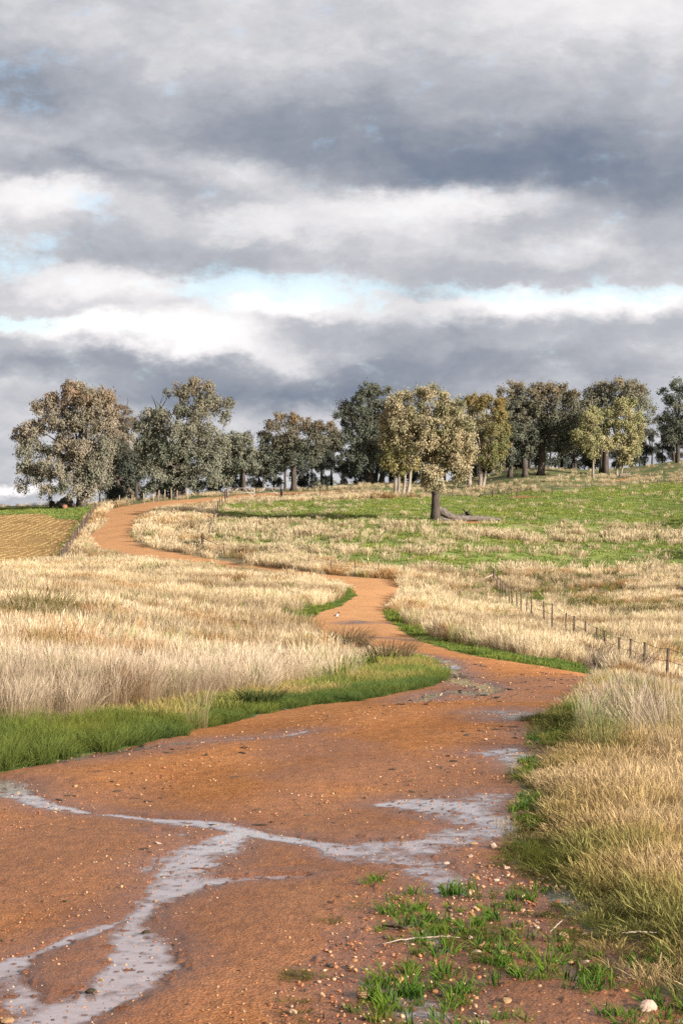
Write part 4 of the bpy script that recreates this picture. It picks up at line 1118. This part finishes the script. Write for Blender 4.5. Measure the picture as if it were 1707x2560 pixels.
# ------------------------------------------------------------------ stones
def stone(px, row, rpx, label, mat, seed, flat=1.0, name='stone', cat='stone', group=None):
    x, y, z = ground(px, row)
    r = rpx * y / F * .5 * 1.15
    me = stone_mesh(seed, 9); me.materials.append(mat)
    o = put(name, me, (x, y, z + r * .22 * flat), None, (R.normal(0, .12), R.normal(0, .12), R.uniform(0, 6.28)))
    o.scale = (r, r * .9, r * flat); tag(o, label, cat, group)
q1 = lambda x, y: (853 + x * .5446, 2060 + y * .5446)
q2 = lambda x, y: (x * .4464, 1900 + y * .4464)
BIG = [(q1(105, 790), 40, 'large orange angular stone alone in the wet puddle gravel', M_STONE, 1.05), (q1(755, 812), 36, 'blocky orange brown stone among green weeds at the bottom', M_STONE, .85),
       (q1(1405, 850), 52, 'large pale pink stone in grass near the lower right corner', M_STONEP, .95), (q1(1115, 860), 34, 'flat yellow ochre stone below the pale pink one, to its left', M_STONE, .5),
       (q1(1122, 642), 32, 'flat reddish tan stone lying in the small verge puddle', M_STONEP, .6), (q1(775, 676), 24, 'round red stone at the left of the tallest green grass clump', M_STONE, 1.0),
       (q1(695, 98), 22, 'round cream stone at the left edge of the golden grass beside the big puddle', M_STONEP, 1.15), (q1(1020, 205), 42, 'long tan stone half hidden in golden grass', M_STONE, .6),
       (q1(1070, 220), 28, 'thin pale stone touching the long tan one in the grass', M_STONEP, .5), (q1(608, 88), 24, 'low orange stone on the near shore of the big puddle', M_STONE, .55),
       (q1(650, 915), 34, 'pale stone cut by the bottom edge among weeds', M_STONEP, .8), (q1(408, 555), 36, 'flat orange stone under the end of the long pale stick', M_STONE, .45),
       (q2(570, 1245), 15, 'small yellow stone in the shallow water of the lower stream', M_STONE, .8), (q2(50, 1465), 40, 'flat tan stone in the bottom left corner', M_STONE, .4),
       (q2(870, 800), 16, 'brown stone in the middle of the flowing stream', M_STONE, .7), (q2(885, 475), 18, 'pale flat stone on dry red soil left of the stream fork', M_STONEP, .5),
       (q2(425, 150), 14, 'pale orange stone on the road above the left pool', M_STONE, 1.0), (q1(40, 655), 22, 'brown orange stone at the rim of the dark wet patch', M_STONE, .7)]
for k, ((px, row), rp, lb, mt, fl_) in enumerate(BIG): stone(px, row, rp, lb, mt, 400 + k, fl_)
for k, (x, y, rp) in enumerate([(510, 1305, 36), (825, 977, 22), (365, 793, 12)]):
    px, row = q2(x, y)
    stone(px, row, rp, ['wide dark earth clod sitting in the lower stream', 'dark earth clod at the head of the lower stream', 'tiny black clod on the dry red soil left of the stream'][k], M_CLOD, 450 + k, .6, 'earth_clod', 'clod')
SMALL = [(488, 528, 18), (210, 372, 16), (780, 250, 14), (712, 265, 15), (800, 212, 18), (1050, 635, 20), (590, 150, 16), (1165, 732, 16), (1375, 906, 22), (985, 628, 14), (450, 300, 14), (740, 600, 26), (480, 182, 20), (275, 62, 16),
         (650, 555, 14), (590, 530, 18), (540, 480, 12), (870, 420, 13), (920, 265, 13), (1065, 440, 14), (1180, 690, 13), (370, 385, 12), (1000, 765, 13), (930, 770, 13), (1070, 745, 16), (830, 590, 12), (1350, 660, 13), (980, 845, 14), (5, 830, 18), (860, 905, 14)]
for k, (x, y, rp) in enumerate(SMALL):
    px, row = q1(x, y)
    stone(px, row, rp, 'small ochre stone strewn with others over the wet verge gravel', M_STONE if k % 3 else M_STONEP, 500 + k, R.uniform(.6, 1.0), group='small stones of the gravel verge')

# ------------------------------------------------------------------ grass tussocks that stand out
def tussock(px, row, h, w, label, cb, ct, n=260, seed=0, group=None, lean=.55, bw=.012):
    x, y, z = ground(px, row)
    bw = max(bw, y * .00028)
    v, q, c = tuft(n, h, bw, w, lean, cb, ct, .0, .4, .35, 700 + seed)
    o = put('grass_tussock', mesh_np('grass_tussock', v, q, cols=c, mat=M_TUSS), (x, y, z)); tag(o, label, 'tussock', group)
OL, OLT = (.06, .065, .02), (.25, .20, .075)
DG, DGT = (.03, .045, .015), (.13, .15, .05)
BR, BRT = (.08, .055, .03), (.30, .21, .12)
tussock(60, 1582, .95, .9, 'big olive rush tussock at the left edge of the dry paddock', OL, OLT, 420, 1)
tussock(112, 1566, 1.2, .8, 'taller olive rush tussock with fanned tips at the left edge', OL, OLT, 420, 2)
tussock(648, 1768, .26, .22, 'dark green low tussock on the left road edge', DG, DGT, 260, 3, lean=.8)
tussock(476, 1622, .5, .7, 'dark green flattened tussock in the middle of the dry paddock', DG, DGT, 260, 4, lean=.9)
tussock(868, 1640, .8, .5, 'brown arching tussock at the tip of the grass beside the road bend', BR, BRT, 320, 5, lean=.8)
tussock(970, 1662, .6, .45, 'small brown tussock near the road bend stream', BR, BRT, 260, 6, lean=.9)
tussock(1455, 1655, .75, .8, 'wide brown slumped tussock right of the road bend', BR, BRT, 420, 7, lean=1.0)
tussock(1540, 1690, .95, .9, 'grey brown bushy tussock between road bend and fence', (.12, .085, .06), (.36, .27, .20), 420, 8, lean=.7)
tussock(1460, 1625, .7, .8, 'olive green tussock above the slumped brown one', OL, (.2, .2, .07), 360, 9)
for k, (px, row, h) in enumerate([(1458, 1456, .8), (1490, 1458, .6), (1571, 1456, .7), (1352, 1455, .9), (1430, 1452, .7), (1340, 1462, .6), (1552, 1460, .8), (1522, 1450, .9)]):
    tussock(px, row, h, .45, 'olive rush clump at the far side of the dry flat by the paddock', OL, (.18, .18, .06), 160, 20 + k, 'rush clumps along the paddock edge', .5)
for k, (px, row) in enumerate([(1520, 1528), (1560, 1535), (1610, 1540), (1650, 1530), (1690, 1535), (1500, 1515), (1455, 1520)]):
    tussock(px, row, .85, .9, 'olive rush clump in the dry flat beyond the wire fence', OL, (.27, .23, .08), 240, 40 + k, 'rush clumps beyond the fence')
tussock(478, 1372, .75, .6, 'dark round bush by the fence corner below the gate', DG, (.12, .13, .05), 300, 60, lean=.9)

# ------------------------------------------------------------------ the bird on the track
def bird():
    x, y, z = ground(842, 1548)
    import bmesh
    # one lofted body from tail tip to beak, legs grown from the same mesh
    prof = [(-.20, .085, .006, .012), (-.12, .10, .014, .022), (-.07, .115, .034, .036), (-.02, .13, .050, .050), (.03, .155, .050, .054), (.06, .185, .038, .040), (.075, .215, .028, .030), (.088, .240, .031, .030), (.108, .250, .026, .024), (.124, .247, .012, .011), (.160, .238, .002, .002)]
    S = 10; bm = bmesh.new(); rings = []
    for (px_, pz, ry, rz) in prof:
        rings.append([bm.verts.new((px_, math.cos(a) * ry, pz + math.sin(a) * rz)) for a in np.linspace(0, 2 * math.pi, S, endpoint=False)])
    for a, b in zip(rings[:-1], rings[1:]):
        for j in range(S): bm.faces.new((a[j], a[(j + 1) % S], b[(j + 1) % S], b[j]))
    bm.faces.new(rings[0][::-1]); bm.faces.new(rings[-1])
    for s in (-1, 1):
        # a leg extruded out of a belly face
        f = min((f for f in bm.faces if f.normal.z < 1), key=lambda f: (f.calc_center_median() - __import__('mathutils').Vector((.0, s * .022, .085))).length)
        for dz, k in ((-.04, .35), (-.045, .7), (-.005, 1.6)):
            r = bmesh.ops.extrude_discrete_faces(bm, faces=[f]); f = r['faces'][0]
            c = f.calc_center_median()
            for v in f.verts: v.co = c + (v.co - c) * k; v.co.z = v.co.z * .2 + c.z * .8 + dz
    bmesh.ops.recalc_face_normals(bm, faces=bm.faces)
    me = bpy.data.meshes.new('bird'); bm.to_mesh(me); bm.free()
    for p in me.polygons: p.use_smooth = True
    m, nt, out = new_mat('pied_feathers')
    tc = nt.new('ShaderNodeTexCoord'); sx = nt.new('ShaderNodeSeparateXYZ'); nt.link(tc.outputs['Object'], sx.inputs[0])
    head = nt.math('GREATER_THAN', sx.outputs[2], .185)
    wing = nt.math('MULTIPLY', nt.math('LESS_THAN', sx.outputs[0], .0), nt.math('GREATER_THAN', nt.math('ADD', sx.outputs[2], nt.math('MULTIPLY', sx.outputs[0], -.1)), .122))
    tail = nt.math('LESS_THAN', sx.outputs[0], -.10)
    legs = nt.math('LESS_THAN', sx.outputs[2], .075)
    bl = nt.math('MAXIMUM', nt.math('MAXIMUM', head, wing), nt.math('MAXIMUM', tail, legs))
    p = nt.new('ShaderNodeBsdfPrincipled'); p.inputs['Roughness'].default_value = .6
    nt.link(nt.mix(bl, (.75, .73, .70), (.02, .018, .018)), p.inputs['Base Color']); nt.link(p.outputs[0], out.inputs[0])
    me.materials.append(m)
    o = put('bird', me, (x, y, z + .005), None, (0, 0, math.radians(-40))); o.scale = (1.1,) * 3
    tag(o, 'small black and white bird standing on the orange track by a puddle', 'bird')
bird()

# ------------------------------------------------------------------ sky, sun, camera
SUN_EL, SUN_AZ = 18.0, 128.0        # azimuth clockwise from the view direction
w = bpy.data.worlds.new('World'); sc.world = w; w.use_nodes = True
nt = NT(w.node_tree); nt.n.clear()
out = nt.new('ShaderNodeOutputWorld')
sky = nt.new('ShaderNodeTexSky'); sky.sky_type = 'NISHITA'; sky.sun_disc = False; sky.ozone_density = 5.0; sky.dust_density = .2; sky.air_density = 1.3
sky.sun_elevation = math.radians(SUN_EL); sky.sun_rotation = math.radians(SUN_AZ)
bg1 = nt.new('ShaderNodeBackground'); bg1.inputs[1].default_value = .10; nt.link(sky.outputs[0], bg1.inputs[0])
tc = nt.new('ShaderNodeTexCoord'); sep = nt.new('ShaderNodeSeparateXYZ'); nt.link(tc.outputs['Generated'], sep.inputs[0])
ay = nt.math('MAXIMUM', nt.math('ABSOLUTE', sep.outputs[1]), .12)
u = nt.math('DIVIDE', sep.outputs[0], ay); v = nt.math('DIVIDE', nt.math('ABSOLUTE', sep.outputs[2]), ay)
cb = nt.new('ShaderNodeCombineXYZ'); nt.link(u, cb.inputs[0]); nt.link(v, cb.inputs[1])
st = nt.new('ShaderNodeMapping'); st.inputs['Scale'].default_value = (1, 1.8, 1); nt.link(cb.outputs[0], st.inputs[0])
wn = nt.noise(st.outputs[0], 17, 6, .62, '2D')
wv = nt.new('ShaderNodeVectorMath', operation='SUBTRACT'); nt.link(wn.outputs['Color'], wv.inputs[0]); wv.inputs[1].default_value = (.5, .5, .5)
ws = nt.new('ShaderNodeVectorMath', operation='MULTIPLY'); nt.link(wv.outputs[0], ws.inputs[0]); ws.inputs[1].default_value = (.065, .032, 0)
wa = nt.new('ShaderNodeVectorMath', operation='ADD'); nt.link(cb.outputs[0], wa.inputs[0]); nt.link(ws.outputs[0], wa.inputs[1])
def blob_sum(items, vec):
    acc = None
    for (px, row, rx, ry, amp, *rot) in items:
        mp = nt.new('ShaderNodeMapping', vector_type='TEXTURE')
        mp.inputs['Location'].default_value = ((px - CX) / F, (HZ - row) / F, 0)
        mp.inputs['Rotation'].default_value = (0, 0, math.radians(rot[0]) if rot else 0)
        mp.inputs['Scale'].default_value = (rx * 1.5 / F, ry * 1.5 / F, 1)
        nt.link(vec, mp.inputs[0])
        gr = nt.new('ShaderNodeTexGradient', gradient_type='SPHERICAL'); nt.link(mp.outputs[0], gr.inputs[0])
        mr = nt.new('ShaderNodeMapRange', interpolation_type='SMOOTHERSTEP'); nt.link(gr.outputs[1], mr.inputs[0]); mr.inputs[4].default_value = amp
        acc = mr.outputs[0] if acc is None else nt.math('ADD', acc, mr.outputs[0])
    return acc
CLOUD = [(640, 735, 380, 60, .18), (1480, 750, 440, 34, .18), (70, 815, 200, 30, .15), (1560, 20, 620, 150, .17), (500, 110, 420, 110, .06), (20, 210, 260, 130, -.20), (950, 330, 980, 170, -.17), (1480, 440, 640, 120, -.24), (600, 350, 520, 110, -.08), (250, 440, 420, 60, -.14, -8),
         (90, 300, 260, 90, .12), (520, 425, 380, 50, .15, -10), (1130, 505, 330, 50, .30), (930, 545, 300, 50, .14), (90, 500, 280, 65, .22), (600, 550, 260, 50, .12), (400, 640, 500, 60, -.08), (1300, 600, 500, 60, .03),
         (1430, 635, 260, 40, .10), (220, 710, 260, 62, .24), (60, 630, 150, 70, .12), (1200, 840, 650, 80, -.10), (470, 835, 250, 68, .42), (230, 818, 110, 38, .22), (700, 775, 140, 30, .18), (1300, 770, 560, 45, .20),
         (250, 915, 350, 45, -.22), (820, 975, 560, 60, -.24), (1200, 915, 500, 45, -.16), (1250, 955, 260, 35, .10), (700, 895, 220, 38, .14), (450, 1000, 600, 50, -.10), (60, 960, 220, 50, .06), (700, 1120, 900, 90, .03), (25, 1235, 110, 22, .40)]
GAP = [(640, 722, 320, 60, .95), (1480, 735, 420, 26, .9), (70, 808, 190, 22, .9), (1000, 722, 200, 22, .55), (20, 640, 190, 70, .55), (240, 520, 90, 40, .5), (20, 200, 160, 100, .35)]
bs = blob_sum(CLOUD, wa.outputs[0]); gs = blob_sum(GAP, wa.outputs[0])
n_a = nt.noise(st.outputs[0], 11, 7, .62, '2D'); n_b = nt.noise(st.outputs[0], 42, 6, .66, '2D')
vo = nt.new('ShaderNodeTexVoronoi', feature='SMOOTH_F1', voronoi_dimensions='2D'); vo.inputs['Scale'].default_value = 17; vo.inputs['Detail'].default_value = 3; vo.inputs['Roughness'].default_value = .55; vo.inputs['Smoothness'].default_value = .6
sp = nt.new('ShaderNodeMapping'); sp.inputs['Scale'].default_value = (1, 1.7, 1); nt.link(wa.outputs[0], sp.inputs[0]); nt.link(sp.outputs[0], vo.inputs['Vector'])
puff = nt.math('MULTIPLY', nt.math('SUBTRACT', .70, vo.outputs['Distance']), .11)
lum = nt.math('ADD', puff, nt.math('ADD', nt.math('ADD', .70, bs), nt.math('ADD', nt.math('MULTIPLY', nt.math('SUBTRACT', n_a.outputs[0], .5), .22), nt.math('MULTIPLY', nt.math('SUBTRACT', n_b.outputs[0], .5), .11))))
SKYG = 0.412
def sk(c): return tuple(x * SKYG for x in lin(c))
ccol = nt.ramp(lum, [(.20, sk((100, 115, 142))), (.36, sk((126, 136, 153))), (.50, sk((155, 160, 171))), (.66, sk((188, 190, 197))), (.82, sk((228, 226, 228))), (1.0, sk((255, 253, 252)))])
bg2 = nt.new('ShaderNodeBackground'); nt.link(ccol, bg2.inputs[0]); bg2.inputs[1].default_value = 1.0
gm_ = nt.new('ShaderNodeMapRange', interpolation_type='SMOOTHSTEP'); gm_.inputs[1].default_value = .10; gm_.inputs[2].default_value = 1.0
nt.link(nt.math('ADD', gs, nt.math('MULTIPLY', nt.math('SUBTRACT', n_b.outputs[0], .5), 1.8)), gm_.inputs[0])
mx = nt.new('ShaderNodeMixShader'); nt.link(nt.math('MULTIPLY', gm_.outputs[0], .40), mx.inputs[0]); nt.link(bg2.outputs[0], mx.inputs[1]); nt.link(bg1.outputs[0], mx.inputs[2])
nt.link(mx.outputs[0], out.inputs[0])

ld = bpy.data.lights.new('sun', 'SUN'); ld.energy = 5.0; ld.angle = math.radians(.6); ld.color = (1.0, .94, .85)
lo = bpy.data.objects.new('sun', ld); COL.objects.link(lo)
from mathutils import Vector
az, el = math.radians(SUN_AZ), math.radians(SUN_EL)
sd = Vector((math.sin(az) * math.cos(el), math.cos(az) * math.cos(el), math.sin(el)))
lo.rotation_euler = sd.to_track_quat('Z', 'Y').to_euler(); lo.location = (40, -20, 40)

cd = bpy.data.cameras.new('camera'); cam = bpy.data.objects.new('camera', cd); COL.objects.link(cam)
cam.location = (0, 0, CAMZ); cam.rotation_euler = (math.radians(90), 0, 0)
cd.sensor_fit = 'VERTICAL'; cd.sensor_height = 36; cd.sensor_width = 24; cd.lens = 70; cd.shift_y = 20 / 2560
cd.clip_start = .1; cd.clip_end = 8000
sc.camera = cam
sc.view_settings.view_transform = 'Standard'; sc.view_settings.look = 'None'
sc.view_settings.exposure = 1.35; sc.view_settings.gamma = 1; sc.view_settings.use_curve_mapping = False
cy = sc.cycles
cy.max_bounces = 5; cy.diffuse_bounces = 3; cy.glossy_bounces = 2; cy.transmission_bounces = 3; cy.transparent_max_bounces = 4
cy.sample_clamp_indirect = 4; cy.use_denoising = False
